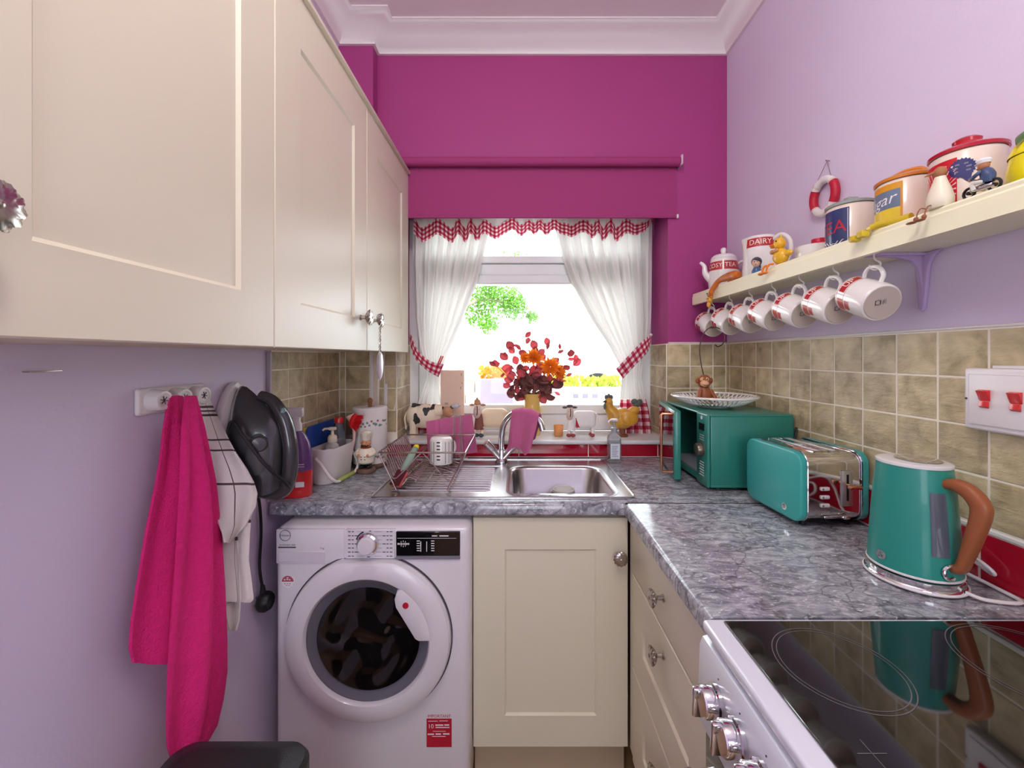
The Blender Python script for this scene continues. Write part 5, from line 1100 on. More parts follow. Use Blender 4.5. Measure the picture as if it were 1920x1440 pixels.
# monkey with curled wire
k0 = Vector((.716, 1.572, mz1+.0095)); t = thing('monkey_hanger', 'small wooden monkey with a tall curled wire standing in the white bowl', 'figurine', k0)
m_mk = mat('copper_brown_wood', (150,84,50), .4, var=.15)
mb = MB(); mb.lathe([(.0001, 0), (.021, 0), (.0225, .01), (.019, .035), (.013, .05), (.0001, .052)], c=k0, seg=20); [mb.tube([k0+Vector((s_*.014, -.008, .042)), k0+Vector((s_*.022, -.018, .022)), k0+Vector((s_*.012, -.024, .01))], [.006, .0055, .005], 8) for s_ in (-1, 1)]; [mb.ell(k0+Vector((s_*.012, -.016, .006)), (.009, .013, .006)) for s_ in (-1, 1)]; obj('body', mb, m_mk, t)
mb = MB(); mb.ell(k0+Vector((0, 0, .066)), (.018, .017, .0185)); [mb.ell(k0+Vector((s_*.019, .0, .068)), (.005, .004, .008)) for s_ in (-1, 1)]; hd = obj('head', mb, m_mk, t)
mb = MB(); mb.ell(k0+Vector((-.005, -.0135, .061)), (.0115, .008, .009)); [mb.ell(k0+Vector((-.004+s_*.006, -.0115, .072)), (.006, .0055, .006)) for s_ in (-1, 1)]; obj('face', mb, mat('pale_wood', (226,178,136), .5), hd)
mb = MB(); [mb.ell(k0+Vector((-.004+s_*.005, -.0175, .073)), .0018, 8, 6) for s_ in (-1, 1)]; mb.tube([k0+Vector((-.011, -.0205, .058)), k0+Vector((-.005, -.0222, .056)), k0+Vector((.001, -.0205, .058))], .0008, 5); obj('eyes', mb, m_cowb, hd)
for _o in [q for q in bpy.data.objects if q.name in WM and WM[q.name] is WM[t.name] and q.type == 'MESH']: _o.data.transform(Matrix.Scale(1.4, 4))
wd_ = [(1327,742),(1324,720),(1316,690),(1312,660),(1314,640),(1322,622),(1333,614),(1346,615),(1355,622),(1359,634),(1355,645),(1346,650),(1341,646)]
mb = MB(); mb.tube(spline([P(x, y, 1.59) for x, y in wd_], 6), .0021, 8); obj('curled_wire', mb, mat('dark_bronze_wire', (86,66,62), .35, metal=.8), t)
# toaster
tc0 = Vector((.838, 1.205, ZW)); t = thing('toaster', 'turquoise and chrome long-slot toaster between microwave and kettle', 'toaster', tc0, math.radians(3.5))
hw, hl_, z0, z1 = .097, .118, .012, .205
def tshape(inset=0.0, r=.034):
    o = rrect(-hl_+inset, hl_-inset, z0+inset, z1-inset, r-inset*.6, 8); return o
m_mir = mat('mirror_chrome', (232,230,230), .06, metal=1, var=.01)
mb = MB(); mb.prism(tshape(.006), 'x', -hw+.022, hw-.022, .0); obj('chrome_body', mb, m_mir, t, local=True)
for s_, nm in ((-1, 'side_panel'), (1, 'side_panel')):
    xa_, xb_ = (-hw, -hw+.0205) if s_ < 0 else (hw-.0205, hw)
    mb = MB(); mb.prism(tshape(.002), 'x', xa_, xb_, .005, 3); pn = obj(nm, mb, m_tealt, t, local=True)
    x_ = -hw+.0212 if s_ < 0 else hw-.0212
    mb = MB(); mb.tube([(x_, a, b) for a, b in tshape(.0035)], .0022, 6, closed=True); obj('chrome_edge', mb, m_chrome, pn, local=True)
mb = MB(); mb.cyl((-hw-.0006, -.055, .042), (-hw+.002, -.055, .042), .0095, seg=24); lg = obj('logo_disc', mb, m_chrome, t, local=True)
mb = MB(); mb.text('S', .015, lambda x, y: Vector((-hw-.001, -.055-x, .042+y))); obj('logo_letter', mb, m_ink, lg, local=True)
mb = MB()
for x in (-.03, .012): mb.box(x-.002, x+.02, -hl_+.04, hl_-.028, z1-.012, z1-.0055)
obj('slot_well', mb, mat('slot_white_grey', (206,204,204), .3), t, local=True)
mb = MB()
for x in (-.036, -.012, .005, .034): mb.box(x-.0035, x+.0035, -hl_+.03, hl_-.02, z1-.009, z1-.003, .001)
mb.box(-.04, .038, -hl_+.03, -hl_+.036, z1-.009, z1-.003); mb.box(-.04, .038, hl_-.026, hl_-.02, z1-.009, z1-.003); obj('slot_frame', mb, m_chrome, t, local=True)
ye = -hl_+.006
mb = MB(); mb.box(.018, .05, ye-.004, ye+.001, .06, .155, .003, 2); obj('lever_plate', mb, mat('satin_steel', (200,200,200), .3, metal=.8), t, local=True)
mb = MB(); mb.box(.031, .037, ye-.0046, ye-.0038, .075, .145); obj('lever_slot', mb, m_dark, t, local=True)
mb = MB(); mb.cyl((.034, ye-.003, .118), (.034, ye-.022, .118), .004, seg=10); mb.box(.016, .052, ye-.032, ye-.02, .112, .124, .004, 2); obj('lever', mb, m_cop, t, local=True)
for k in range(3):
    mb = MB(); mb.box(-.04, -.014, ye-.004, ye+.001, .058+k*.022, .068+k*.022, .003, 2); bt = obj('button', mb, m_wp, t, local=True)
    mb = MB(); mb.ell((-.034, ye-.0042, .063+k*.022), (.003, .0012, .003), 10, 6); obj('button_light', mb, m_grey, bt, local=True)
mb = MB(); mb.box(-.03, .04, ye-.003, ye+.001, .028, .034, .001); mb.ell((.03, ye-.004, .031), (.012, .005, .005)); obj('crumb_tray', mb, m_chrome, t, local=True)
for x in (-hw+.035, hw-.035):
    for y in (-hl_+.04, hl_-.04): mb = MB(); mb.cyl((x, y, .0006), (x, y, z0+.008), .009, seg=12); obj('foot', mb, m_blk, t, local=True)
mb = MB(); mb.tube([tuple(Vector(WM[t.name].inverted() @ Vector(q))) for q in spline([(.93, 1.30, ZW+.03), (.938, 1.36, ZW+.015), (.936, 1.38, ZW+.09), (.925, 1.378, ZW+.165), (.935, 1.379, ZW+.19), (.942, 1.385, ZW+.22)], 6)], .0035, 6); obj('cord', mb, m_blk, t, local=True)
# kettle
kc_ = Vector((.822, .852, ZW+.001)); t = thing('kettle_base', 'round chrome kettle base with white cord on the right worktop', 'kettle base', kc_)
mb = MB(); mb.lathe([(.0001, 0), (.076, 0), (.079, .004), (.0795, .006), (.078, .0105), (.076, .012), (.0765, .014), (.0765, .022), (.074, .0235), (.0001, .0235)], c=kc_, seg=64); obj('base_plate', mb, m_mir, t)
mb = MB(); mb.tube([kc_+Vector((.0785*math.cos(2*PI*k/64), .0785*math.sin(2*PI*k/64), .0055)) for k in range(64)], .0028, 8, closed=True); obj('white_ring', mb, m_wp, t)
cr_ = spline([kc_+Vector((.03, -.072, .010)), (.872, .762, ZW+.007), (.93, .757, ZW+.005), (.938, .80, ZW+.006), (.928, .85, ZW+.012), (.915, .92, ZW+.02), (.912, .96, ZW+.05), (.93, .93, ZW+.075), (.938, .86, ZW+.045), (.938, .81, ZW+.03), (.93, .815, ZW+.045), (.918, .9, ZW+.08), (.92, .98, ZW+.11), (.936, 1.0, ZW+.08), (.935, 1.03, ZW+.02), (.935, 1.06, ZW+.006)], 8)
mb = MB(); mb.tube(cr_, .0035, 8); obj('cord', mb, m_wp, t)
kb = kc_+Vector((0, 0, .0245)); t = thing('electric_kettle', 'teal electric kettle with wooden handle in front of the tiles', 'kettle', kb)
prof = [(.0001, 0), (.071, 0), (.0735, .002), (.0735, .004), (.071, .05), (.068, .1), (.0645, .15), (.0605, .195), (.0585, .213)]
mb = MB(); mb.lathe(prof, c=kb, seg=72); obj('kettle_body', mb, m_teal2, t)
mb = MB(); mb.lathe([(.0738, .0015), (.0752, .0022), (.0752, .0055), (.0738, .0062)], c=kb, seg=64); obj('bottom_ring', mb, m_wp, t)
mb = MB(); mb.lathe([(.0588, .2125), (.0602, .2135), (.0602, .218), (.058, .2195), (.052, .2205), (.0001, .2215)], c=kb, seg=64); ld = obj('lid', mb, mat('white_lid', (230,228,228), .25, coat=.4), t)
mb = MB(); mb.lathe([(.036, .2212), (.037, .2222), (.036, .2228), (.0001, .2232)], c=kb+Vector((.006, -.004, 0)), seg=48); obj('lid_disc', mb, m_mir, ld)
spd = Vector((-.2, .98, 0)).normalized()
mb = MB(); mb.tube([kb+spd*.045+Vector((0, 0, .175)), kb+spd*.054+Vector((0, 0, .195)), kb+spd*.062+Vector((0, 0, .213))], [.010, .016, .014], 16, flat=.7); obj('spout', mb, m_teal2, t)
hd_ = Vector((.16, -.987, 0)).normalized(); sd_ = Vector((-hd_.y, hd_.x, 0))
def kr(z): return interp([(p[1], p[0]) for p in prof[2:]], z)
def kp(r, z): return kb+hd_*r+Vector((0, 0, z))
hp_ = spline([kp(kr(.185)-.006, .186), kp(.074, .190), kp(.094, .183), kp(.109, .166), kp(.111, .146), kp(.102, .105), kp(.09, .06), kp(.081, .034), kp(kr(.03)-.004, .030)], 6)
n = len(hp_); mb = MB()
vs = []; fs = []
for i, p in enumerate(hp_):
    tg = (hp_[min(i+1, n-1)]-hp_[max(i-1, 0)]).normalized(); nn = sd_.cross(tg).normalized(); q = i/(n-1); a_ = .013; b_ = .0085+.006*math.sin(PI*min(1, q*1.3))
    for k in range(14):
        an = 2*PI*k/14; ca, sa = math.cos(an), math.sin(an); vs.append(p+sd_*a_*math.copysign(abs(ca)**.7, ca)+nn*b_*math.copysign(abs(sa)**.7, sa))
for i in range(n-1):
    for k in range(14): fs.append((i*14+k, i*14+(k+1) % 14, (i+1)*14+(k+1) % 14, (i+1)*14+k))
fs += [tuple(range(14)), tuple(range((n-1)*14, n*14))]; mb.raw(vs, fs); obj('handle', mb, mat('walnut_handle', (158,92,56), .42, var=.2, vs=14, stretch=(1,1,.2)), t, ang=60)
a_h = math.atan2(hd_.y, hd_.x)
mb = MB(); mb.lathe([(kr(z)+.0009, z) for z in (.05, .08, .11, .14, .17)], c=kb, seg=10, a0=a_h-.56, a1=a_h-.13); obj('water_window', mb, mat('grey_water_window', (92,100,112), .08, coat=.8, var=.15), t)
al = math.atan2(-kb.y, -kb.x)-.72
def onk(az, zc, off): return lambda x, y: kb+Vector((math.cos(az+x/.07)*(kr(zc+y)+off), math.sin(az+x/.07)*(kr(zc+y)+off), zc+y))
mb = MB(); f = onk(al, .026, .0008); mb.raw([f(0, 0)]+[f(.0095*math.cos(k*PI/12), .0095*math.sin(k*PI/12)) for k in range(24)], [(0, k+1, (k+1) % 24+1) for k in range(24)]); lg = obj('logo_disc', mb, m_chrome, t)
mb = MB(); mb.text('S', .015, onk(al, .026, .0014)); obj('logo_letter', mb, m_teal2, lg)
az = a_h-.20; f = onk(az, .024, .004); mb = MB(); mb.tube([f(.010*math.cos(math.radians(q)), .012*math.sin(math.radians(q))) for q in range(50, 311, 20)], .003, 8); obj('switch', mb, m_chrome, t)
# cooker control switch on the wall
t = thing('cooker_switch', 'white wall switch box with two red rockers on the right tiles', 'switch', (XR-.02, .77, 1.22))
mb = MB(); mb.box(XR-.034, XR-.009, .700, .848, 1.222, 1.346, .006, 3); mb.box(XR-.030, XR-.009, .69, .80, 1.346, 1.352, .001); obj('back_box', mb, m_wp, t)
mb = MB(); mb.box(XR-.037, XR-.0345, .712, .836, 1.234, 1.334, .002, 2); obj('face_plate', mb, m_wp, t)
for y in (.806, .755):
    mb = MB(); mb.prism([(XR-.0375, 1.282), (XR-.046, 1.302), (XR-.040, 1.304), (XR-.0375, 1.304)], 'y', y-.010, y+.010, .001); mb.prism([(XR-.0375, 1.268), (XR-.043, 1.272), (XR-.041, 1.2815), (XR-.0375, 1.2815)], 'y', y-.008, y+.008, .001); obj('rocker', mb, m_rd, t)
mb = MB(); mb.cyl((XR-.0345, .842, 1.284), (XR-.0352, .842, 1.284), .0022, seg=10); obj('screw', mb, m_ink, t)
# ---------------------------------------------------------------- wall shelf with mugs, pots and figurines
m_sh = mat('cream_shelf_paint', (255,250,216), .4, var=.02)
SXF, SZ0, SZ1 = .79, 1.60, 1.65; SY0_, SY1_ = .05, 1.852
t = thing('wall_shelf', 'long cream wall shelf with cup hooks on the right wall', 'shelf', (.87, 1.0, SZ0))
obj('board', MB().box(SXF+.014, XR-.001, SY0_, SY1_, SZ0+.012, SZ1-.014, .001), m_sh, t)
mb = MB(); mb.prism([(SXF+.0138, SZ0), (SXF, SZ0), (SXF, SZ1-.014), (SXF+.003, SZ1-.010), (SXF+.002, SZ1-.004), (SXF+.005, SZ1), (SXF+.0138, SZ1)], 'y', SY0_, SY1_, .0); obj('fascia', mb, m_sh, t, ang=20)
m_lb = mat('lilac_bracket', (196,172,212), .5)
mb = MB(); yb = .962; mb.prism([(yb-.045, 1.611), (yb-.026, 1.600), (yb-.016, 1.58), (yb-.012, 1.54), (yb-.007, 1.484), (yb, 1.476), (yb+.007, 1.484), (yb+.012, 1.54), (yb+.016, 1.58), (yb+.026, 1.600), (yb+.045, 1.611)], 'x', XR-.010, XR-.0005, .002); mb.box(SXF+.03, XR-.0085, yb-.012, yb+.012, SZ0+.004, SZ0+.0115, .001)
arc = spline([(XR-.008, 1.49), (XR-.014, 1.53), (XR-.035, 1.572), (XR-.09, 1.598), (XR-.13, 1.6035)], 6) if False else [(XR-.008, 1.49), (XR-.013, 1.545), (XR-.02, 1.578), (XR-.034, 1.594), (XR-.07, 1.601), (XR-.12, 1.6038)]
mb.prism([(XR-.008, 1.6042)]+arc, 'y', yb-.004, yb+.004); br = obj('bracket', mb, m_lb, t)
HY = [.945, 1.067, 1.195, 1.325, 1.455, 1.59, 1.735]; HX = .822
for y in HY:
    mb = MB(); mb.tube(spline([(HX, y, SZ0+.0118), (HX, y, SZ0-.003), (HX+.002, y-.004, SZ0-.010), (HX+.004, y-.012, SZ0-.017), (HX+.004, y-.010, SZ0-.026), (HX+.002, y-.001, SZ0-.031), (HX, y+.008, SZ0-.026), (HX-.001, y+.011, SZ0-.017)], 5), .0019, 8); obj('cup_hook', mb, m_wp, t)
# mugs
m_band = mat('brick_red_glaze', (190,52,52), .2, coat=.4, var=.04); m_wl = mat('cream_letters', (246,230,220), .3)
m_base = mat('shaded_underside_grey', (196,182,170), .5, var=.03)  # shade on the mug undersides is put into this grey
r_, h_ = .0445, .092
tm = bpy.data.objects.new('mug', None); COL.objects.link(tm); WM[tm.name] = Matrix.Identity(4); tm.empty_display_size = .03
mb = MB(); mb.lathe([(r_*.86, .0015), (r_*.95, .004), (r_, .014), (r_, h_-.002), (r_-.002, h_), (r_-.004, h_-.002), (r_-.004, .014), (r_*.8, .008), (.0001, .0075)], seg=48); obj('cup', mb, m_cer, tm, local=True)
mb = MB(); mb.lathe([(.0001, .0), (r_*.84, .0), (r_*.865, .0015)], seg=48); bs = obj('underside', mb, m_base, tm, local=True)
mb = MB()
F_ = flat((0.004, -.004, -.0006), (-.25, .97, 0), (-.97, -.25, 0)) if False else (lambda x, y: Vector((.002+y*.98+x*.2, -.004+x*.98-y*.2, -.0006)))
mb.raw([F_(a, b) for a, b in ((-.008, -.006), (.0, -.006), (.0, .006), (-.008, .006))], []) 
mb.tube([F_(-.006+.0055*math.cos(k*PI/8), .0055*math.sin(k*PI/8)) for k in range(16)], .0007, 4, closed=True)
for a, b, c_, d in ((-.012, -.011, -.006, .006), (-.0005, .0005, -.006, .006), (.004, .005, -.006, .004), (.007, .0078, -.004, .006), (.010, .0108, -.006, .006)): mb.raw([F_(a, c_), F_(b, c_), F_(b, d), F_(a, d)], [(0, 1, 2, 3)])
obj('maker_stamp', mb, m_ink, bs, local=True)
def wrap(rad, th0, z0): return lambda x, y: Vector((rad*math.cos(th0+x/rad), rad*math.sin(th0+x/rad), z0+y))
mb = MB(); mb.lathe([(r_+.0003, h_-.027), (r_+.0003, h_-.009)], seg=14, a0=-1.35, a1=-.2); mb.lathe([(r_+.0003, h_-.027), (r_+.0003, h_-.009)], seg=14, a0=.3, a1=1.5)
for z in (h_-.031, h_-.006): mb.lathe([(r_+.0003, z), (r_+.0003, z+.0012)], seg=48)
mb.lathe([(r_+.0003, h_-.05), (r_+.0003, h_-.034)], seg=6, a0=-2.25, a1=-1.75); mb.lathe([(r_+.0003, h_-.03), (r_+.0003, h_-.010)], seg=6, a0=-2.4, a1=-1.7); obj('red_band', mb, m_band, tm, local=True)
mb = MB(); mb.text('UP', .021, wrap(r_+.0006, -.78, h_-.018)); mb.text('UP', .021, wrap(r_+.0006, .9, h_-.018)); obj('lettering', mb, m_wl, tm, local=True)
mb = MB(); hp = spline([(r_-.002, 0, .022), (r_+.016, 0, .020), (r_+.0275, 0, .034), (r_+.029, 0, .05), (r_+.024, 0, .066), (r_+.012, 0, .074), (r_-.002, 0, .074)], 5); mb.tube(hp, .0048, 10, flat=1.0); obj('handle', mb, m_cer, tm, local=True)
ords = ['nearest the camera', 'second from the camera', 'third from the camera', 'fourth and middle one', 'third from the magenta wall', 'second from the magenta wall', 'nearest the magenta wall']
tilt = math.radians(20)
for i, y in enumerate(HY):
    o = tm if i == 0 else dup(tm)
    ti = tilt+RNG.uniform(-.04, .04); zz = Vector((0, math.cos(ti), math.sin(ti))); xx = Vector((0, -math.sin(ti), math.cos(ti))); yy = zz.cross(xx)
    M3 = Matrix((xx, yy, zz)).transposed(); yaw = Matrix.Rotation(RNG.uniform(-.10, .06), 3, 'Z'); M3 = yaw @ M3
    # inner top of the handle rests in the hook's bend
    hookp = Vector((HX+.002, y-.001, SZ0-.0285)); loc = hookp-M3 @ Vector((r_+.0242, 0, .048))
    o.rotation_mode = 'QUATERNION'; o.rotation_quaternion = M3.to_quaternion(); o.location = loc
    tag(o, 'white mug with red UP band under the shelf, '+ords[i], 'mug', 'mugs under the shelf')
ZF = SZ1-.0135
# teapot
c = Vector((.872, 1.735, ZF)); t = thing('teapot', 'white teapot with red TEA band at the window end of the shelf', 'teapot', c)
mb = MB(); mb.lathe([(.0001, 0), (.05, 0), (.056, .004), (.060, .05), (.058, .09), (.053, .13), (.05, .142), (.047, .142), (.045, .138), (.0001, .138)], c=c, seg=48); obj('pot', mb, m_cer, t)
mb = MB(); mb.lathe([(.0485, .1425), (.05, .1435), (.049, .150), (.040, .160), (.010, .166), (.009, .170), (.0115, .176), (.011, .188), (.007, .192), (.0001, .193)], c=c, seg=40); obj('lid', mb, m_cer, t)
sp2 = spline([c+Vector((-.045, .012, .055)), c+Vector((-.068, .018, .085)), c+Vector((-.072, .02, .118)), c+Vector((-.088, .024, .136))], 5); mb = MB(); mb.tube(sp2, [.016-.0007*k for k in range(len(sp2))], 12); obj('spout', mb, m_cer, t)
mb = MB(); mb.tube(spline([c+Vector((.05, -.02, .12)), c+Vector((.064, -.034, .126)), c+Vector((.071, -.045, .09)), c+Vector((.064, -.036, .045)), c+Vector((.053, -.02, .03))], 5), .0065, 8); obj('handle', mb, m_cer, t)
def trad(z): return interp([(.05, .060), (.09, .058), (.13, .053)], z)
a_c = math.atan2(-c.y, -c.x); mb = MB(); mb.lathe([(trad(.092)+.0006, .092), (trad(.128)+.0006, .128)], c=c, seg=40, a0=a_c-1.75, a1=a_c+1.75); obj('red_band', mb, m_band, t)
mb = MB()
def onpot(az): return lambda x, y: c+Vector(((trad(.11+y)+.0012)*math.cos(az+x/.056), (trad(.11+y)+.0012)*math.sin(az+x/.056), .11+y))
mb.text('COSY TEA', .026, onpot(a_c-.18)); obj('lettering', mb, m_wl, t)
# milk jug
c = Vector((.872, 1.472, ZF)); t = thing('milk_jug', 'white jug with red DAIRY band beside the teapot', 'jug', c)
mb = MB(); mb.lathe([(.0001, 0), (.052, 0), (.057, .004), (.058, .03), (.054, .09), (.049, .14), (.0485, .158), (.0455, .159), (.046, .14), (.05, .09), (.05, .02), (.0001, .012)], c=c, seg=56, fn=lambda a, z, i: 1+(.36*max(0, (z-.10)/.06)*max(0, math.cos(a-2.3))**7 if z > .1 else 0)); obj('jug_body', mb, m_cer, t)
hv = Vector((.45, -.89, 0)); mb = MB(); mb.tube(spline([c+hv*.044+Vector((0, 0, .14)), c+hv*.075+Vector((0, 0, .152)), c+hv*.102+Vector((0, 0, .125)), c+hv*.104+Vector((0, 0, .085)), c+hv*.085+Vector((0, 0, .05)), c+hv*.053+Vector((0, 0, .036))], 7), .0075, 10); obj('handle', mb, m_cer, t)
def jrad(z): return interp([(.09, .054), (.14, .049), (.16, .0485)], z)
a_c = math.atan2(-c.y, -c.x)
mb = MB(); mb.lathe([(jrad(.118)+.0006, .118), (jrad(.149)+.0006, .149)], c=c, seg=40, a0=a_c-.95, a1=a_c+1.0); obj('red_band', mb, m_band, t)
mb = MB(); mb.text('DAIRY', .026, lambda x, y: c+Vector(((jrad(.1335+y)+.0012)*math.cos(a_c+x/.051), (jrad(.1335+y)+.0012)*math.sin(a_c+x/.051), .1335+y))); obj('lettering', mb, m_wl, t)
# little child-head figurine in a blue bonnet
c = Vector((.812, 1.392, SZ1+.0005)); t = thing('bonnet_figurine', 'tiny bust figurine with dark blue bonnet in front of the jug', 'figurine', c)
mb = MB(); mb.lathe([(.0001, 0), (.013, 0), (.015, .008), (.010, .019), (.006, .024), (.0001, .025)], c=c, seg=18); obj('body', mb, mat('blue_glaze', (66,104,150), .3, coat=.3), t)
mb = MB(); mb.ell(c+Vector((-.003, -.003, .036)), (.0125, .0125, .0155)); hd = obj('head', mb, mat('porcelain_skin', (226,182,156), .35), t)
mb = MB(); mb.ell(c+Vector((.0015, .0025, .0405)), (.0165, .0155, .0165)); mb.tube(spline([c+Vector((-.011, -.001, .048)), c+Vector((-.008, -.013, .046)), c+Vector((.006, -.014, .04))], 4), .004, 8); mb.ell(c+Vector((.008, .004, .024)), (.008, .01, .014)); obj('bonnet', mb, mat('slate_blue_glaze', (58,64,84), .35), hd)
mb = MB(); [mb.ell(c+Vector((-.0105+.004*s_, -.0135+.0035*abs(s_)*0-.0005*s_, .038)), .0016, 8, 6) for s_ in (-1, 1)]; mb.ell(c+Vector((-.0105, -.0135, .029)), (.0025, .0012, .0009), 8, 6); obj('eyes', mb, m_ink, hd)
# giraffe draped over the edge
t = thing('giraffe_figurine', 'orange giraffe figurine lying with its neck hanging over the shelf edge', 'figurine', (.80, 1.62, SZ1)); m_gir = mat('giraffe_glaze', (206,110,36), .35, var=.45, vs=70, coat=.3)
mb = MB(); bz = SZ1+.019; mb.tube(spline([(.812, 1.505, bz), (.810, 1.54, bz+.004), (.804, 1.585, bz+.004), (.792, 1.615, bz-.004), (.776, 1.634, bz-.035), (.774, 1.645, bz-.062)], 6), [.010, .014, .016, .017, .0175, .0175, .0175, .0175, .0175, .017, .016, .015, .015, .014, .013, .012, .011, .0105, .010, .0098, .0095, .0092, .009, .009, .009, .009, .009, .009, .009, .009, .009][:31], 14); mb.ell((.822, 1.56, SZ1+.008), (.018, .03, .0075)); obj('body', mb, m_gir, t)
h0 = Vector((.773, 1.648, SZ1-.052)); mb = MB(); mb.ell(h0, (.0115, .011, .0135)); mb.ell(h0+Vector((-.002, .003, -.020)), (.0085, .008, .012)); [mb.ell(h0+Vector((0, s_*.013, .008)), (.003, .007, .0035)) for s_ in (-1, 1)]; hd = obj('head', mb, mat('yellow_giraffe_face', (232,168,60), .35, coat=.3), t)
mb = MB(); [(mb.cyl(h0+Vector((-.003, s_*.006, .010)), h0+Vector((-.006, s_*.009, .024)), .0014, seg=6), mb.ell(h0+Vector((-.006, s_*.009, .025)), .0028, 8, 6)) for s_ in (-1, 1)]; [mb.ell(h0+Vector((-.009, s_*.006, .003)), .0022, 8, 6) for s_ in (-1, 1)]; obj('horns', mb, m_ink, hd)
# duck sitting on the edge
t = thing('duck_figurine', 'yellow duck figurine in a spotted bow sitting on the shelf edge', 'figurine', (.806, 1.262, SZ1)); m_dk = mat('yellow_duck_glaze', (240,184,40), .3, coat=.4, var=.08); c = Vector((.808, 1.258, SZ1))
mb = MB(); mb.ell(c+Vector((0, .0, .026)), (.02, .026, .026), 18, 12); mb.ell(c+Vector((.004, -.028, .03)), (.010, .018, .010)); obj('body', mb, m_dk, t)
mb = MB(); mb.ell(c+Vector((-.001, .004, .067)), (.0175, .0175, .0185), 18, 12); mb.tube([c+Vector((0, 0, .082)), c+Vector((.002, .002, .092))], [.005, .002], 8); hd = obj('head', mb, m_dk, t)
mb = MB(); mb.ell(c+Vector((-.014, .016, .063)), (.010, .010, .004)); mb.ell(c+Vector((-.014, .016, .058)), (.008, .008, .003)); obj('beak', mb, mat('orange_beak', (236,130,30), .35, coat=.4), hd)
mb = MB(); mb.ell(c+Vector((-.0165, -.003, .072)), .0024, 8, 6); obj('eye', mb, m_ink, hd)
mb = MB(); [mb.ell(c+Vector((-.016, .006+s_*.010, .043)), (.006, .010, .007)) for s_ in (-1, 1)]; mb.ell(c+Vector((-.019, .006, .043)), .005); obj('bow', mb, mat('spotted_bow', (222,150,90), .4, var=.7, vs=220), t)
for s_ in (-1, 1):
    mb = MB(); f0 = c+Vector((-.014, .022+s_*.011, .006)); mb.tube(spline([f0, f0+Vector((-.012, .006, -.002)), f0+Vector((-.016, .010, -.014)), f0+Vector((-.016, .012, -.022))], 4), .0032, 8); mb.ell(f0+Vector((-.020, .014, -.025)), (.008, .010, .0045)); obj('leg', mb, MATS['orange_beak'], t)
# small white pot with red spoon end
c = Vector((.872, 1.205, ZF)); t = thing('sugar_bowl', 'small white pot with red lid edge behind the TEA canister', 'pot', c)
mb = MB(); mb.lathe([(.0001, 0), (.036, 0), (.04, .004), (.045, .03), (.047, .055), (.045, .056), (.042, .03), (.036, .008), (.0001, .007)], c=c, seg=40); obj('pot_body', mb, m_cer, t)
mb = MB(); mb.lathe([(.0001, .050), (.026, .0505), (.028, .058), (.020, .064), (.019, .074), (.0001, .076)], c=c+Vector((.006, -.012, 0)), seg=24); obj('red_lid', mb, mat('cherry_red_glaze', (204,24,60), .2, coat=.5), t)
# lifebuoy ornament on the wall
lc = Vector((XR-.012, 1.262, 1.862)); t = thing('lifebuoy_ornament', 'small red and white lifebuoy hanging on the lilac wall', 'ornament', lc); mj, mn = .045, .0115
def tor(a0, a1, n): return [lc+Vector((0, mj*math.cos(a0+(a1-a0)*k/n), mj*math.sin(a0+(a1-a0)*k/n)*1.12)) for k in range(n+1)]
mb = MB(); mb.tube(tor(0, 2*PI, 48)[:-1], mn, 12, closed=True); obj('ring', mb, m_wp, t)
for k in range(4):
    if k in (1, 3): continue
    a0 = k*PI/2-.62; mb = MB(); mb.tube(tor(a0, a0+1.24, 12), mn+.0006, 12, cap=False); obj('red_segment', mb, m_redp, t)
for k in range(4):
    a0 = k*PI/2+PI/4+.1; p = lc+Vector((0, mj*math.cos(a0), mj*1.12*math.sin(a0))); mb = MB(); mb.tube(tor(a0-.06, a0+.06, 3), mn+.001, 12, cap=False); obj('rope_wrap', mb, mat('pale_rope', (226,206,196), .8), t)
nl = Vector((XR-.008, 1.255, 1.968)); mb = MB()
mb.tube([nl, lc+Vector((-.002, .033, .048))], .0011, 6); mb.tube([nl, lc+Vector((-.002, -.03, .05))], .0011, 6); obj('string', mb, mat('mauve_string', (150,120,130), .9), t)
mb = MB(); mb.cyl(nl+Vector((.0075, 0, 0)), nl+Vector((-.004, 0, .001)), .0022, seg=8); obj('nail', mb, m_pewter, t)
# canisters
def canister(c, label, lidc, lidname, handle, deco):
    c = Vector(c); t = thing('canister', label, 'canister', c, group='retro storage canisters'); R_ = .0535
    mb = MB(); mb.lathe([(.0001, 0), (.050, 0), (.0535, .003), (.0535, .118), (.0515, .121), (.0001, .121)], c=c, seg=64); obj('jar', mb, mat('cream_stoneware', (232,216,200), .25, coat=.4, var=.02), t)
    ml = mat(lidname, lidc, .22, coat=.4, var=.05)
    mb = MB(); mb.lathe([(.0525, .1215), (.0555, .1225), (.0555, .128), (.05, .1315), (.0001, .134)], c=c, seg=64); ld = obj('lid', mb, ml, t)
    mb = MB()
    if handle == 'knob': mb.box(c.x-.014, c.x+.014, c.y-.011, c.y+.011, c.z+.132, c.z+.150, .005, 3)
    elif handle == 'loop': mb.tube(spline([c+Vector((-.012, .032, .131)), c+Vector((-.008, .026, .142)), c+Vector((0, 0, .147)), c+Vector((.008, -.026, .142)), c+Vector((.012, -.032, .131))], 5), .007, 8)
    else: mb.lathe([(.026, .131), (.024, .14), (.020, .146), (.021, .152), (.016, .156), (.0001, .157)], c=c, seg=32)
    obj('lid_handle', mb, ml, ld); deco(t, c, R_); return t
def cw(c, R_, th0, z0, off=.0006): return lambda x, y: Vector(c)+Vector(((R_+off)*math.cos(th0+x/R_), (R_+off)*math.sin(th0+x/R_), z0+y))
def patch(c, R_, th0, w_, z0, z1, off, n=16):
    mb = MB(); mb.lathe([(R_+off, z0), (R_+off, (z0+z1)/2), (R_+off, z1)], c=c, seg=n, a0=th0-w_/2/R_, a1=th0+w_/2/R_); return mb
TH = PI+.10      # labels face out of the wall
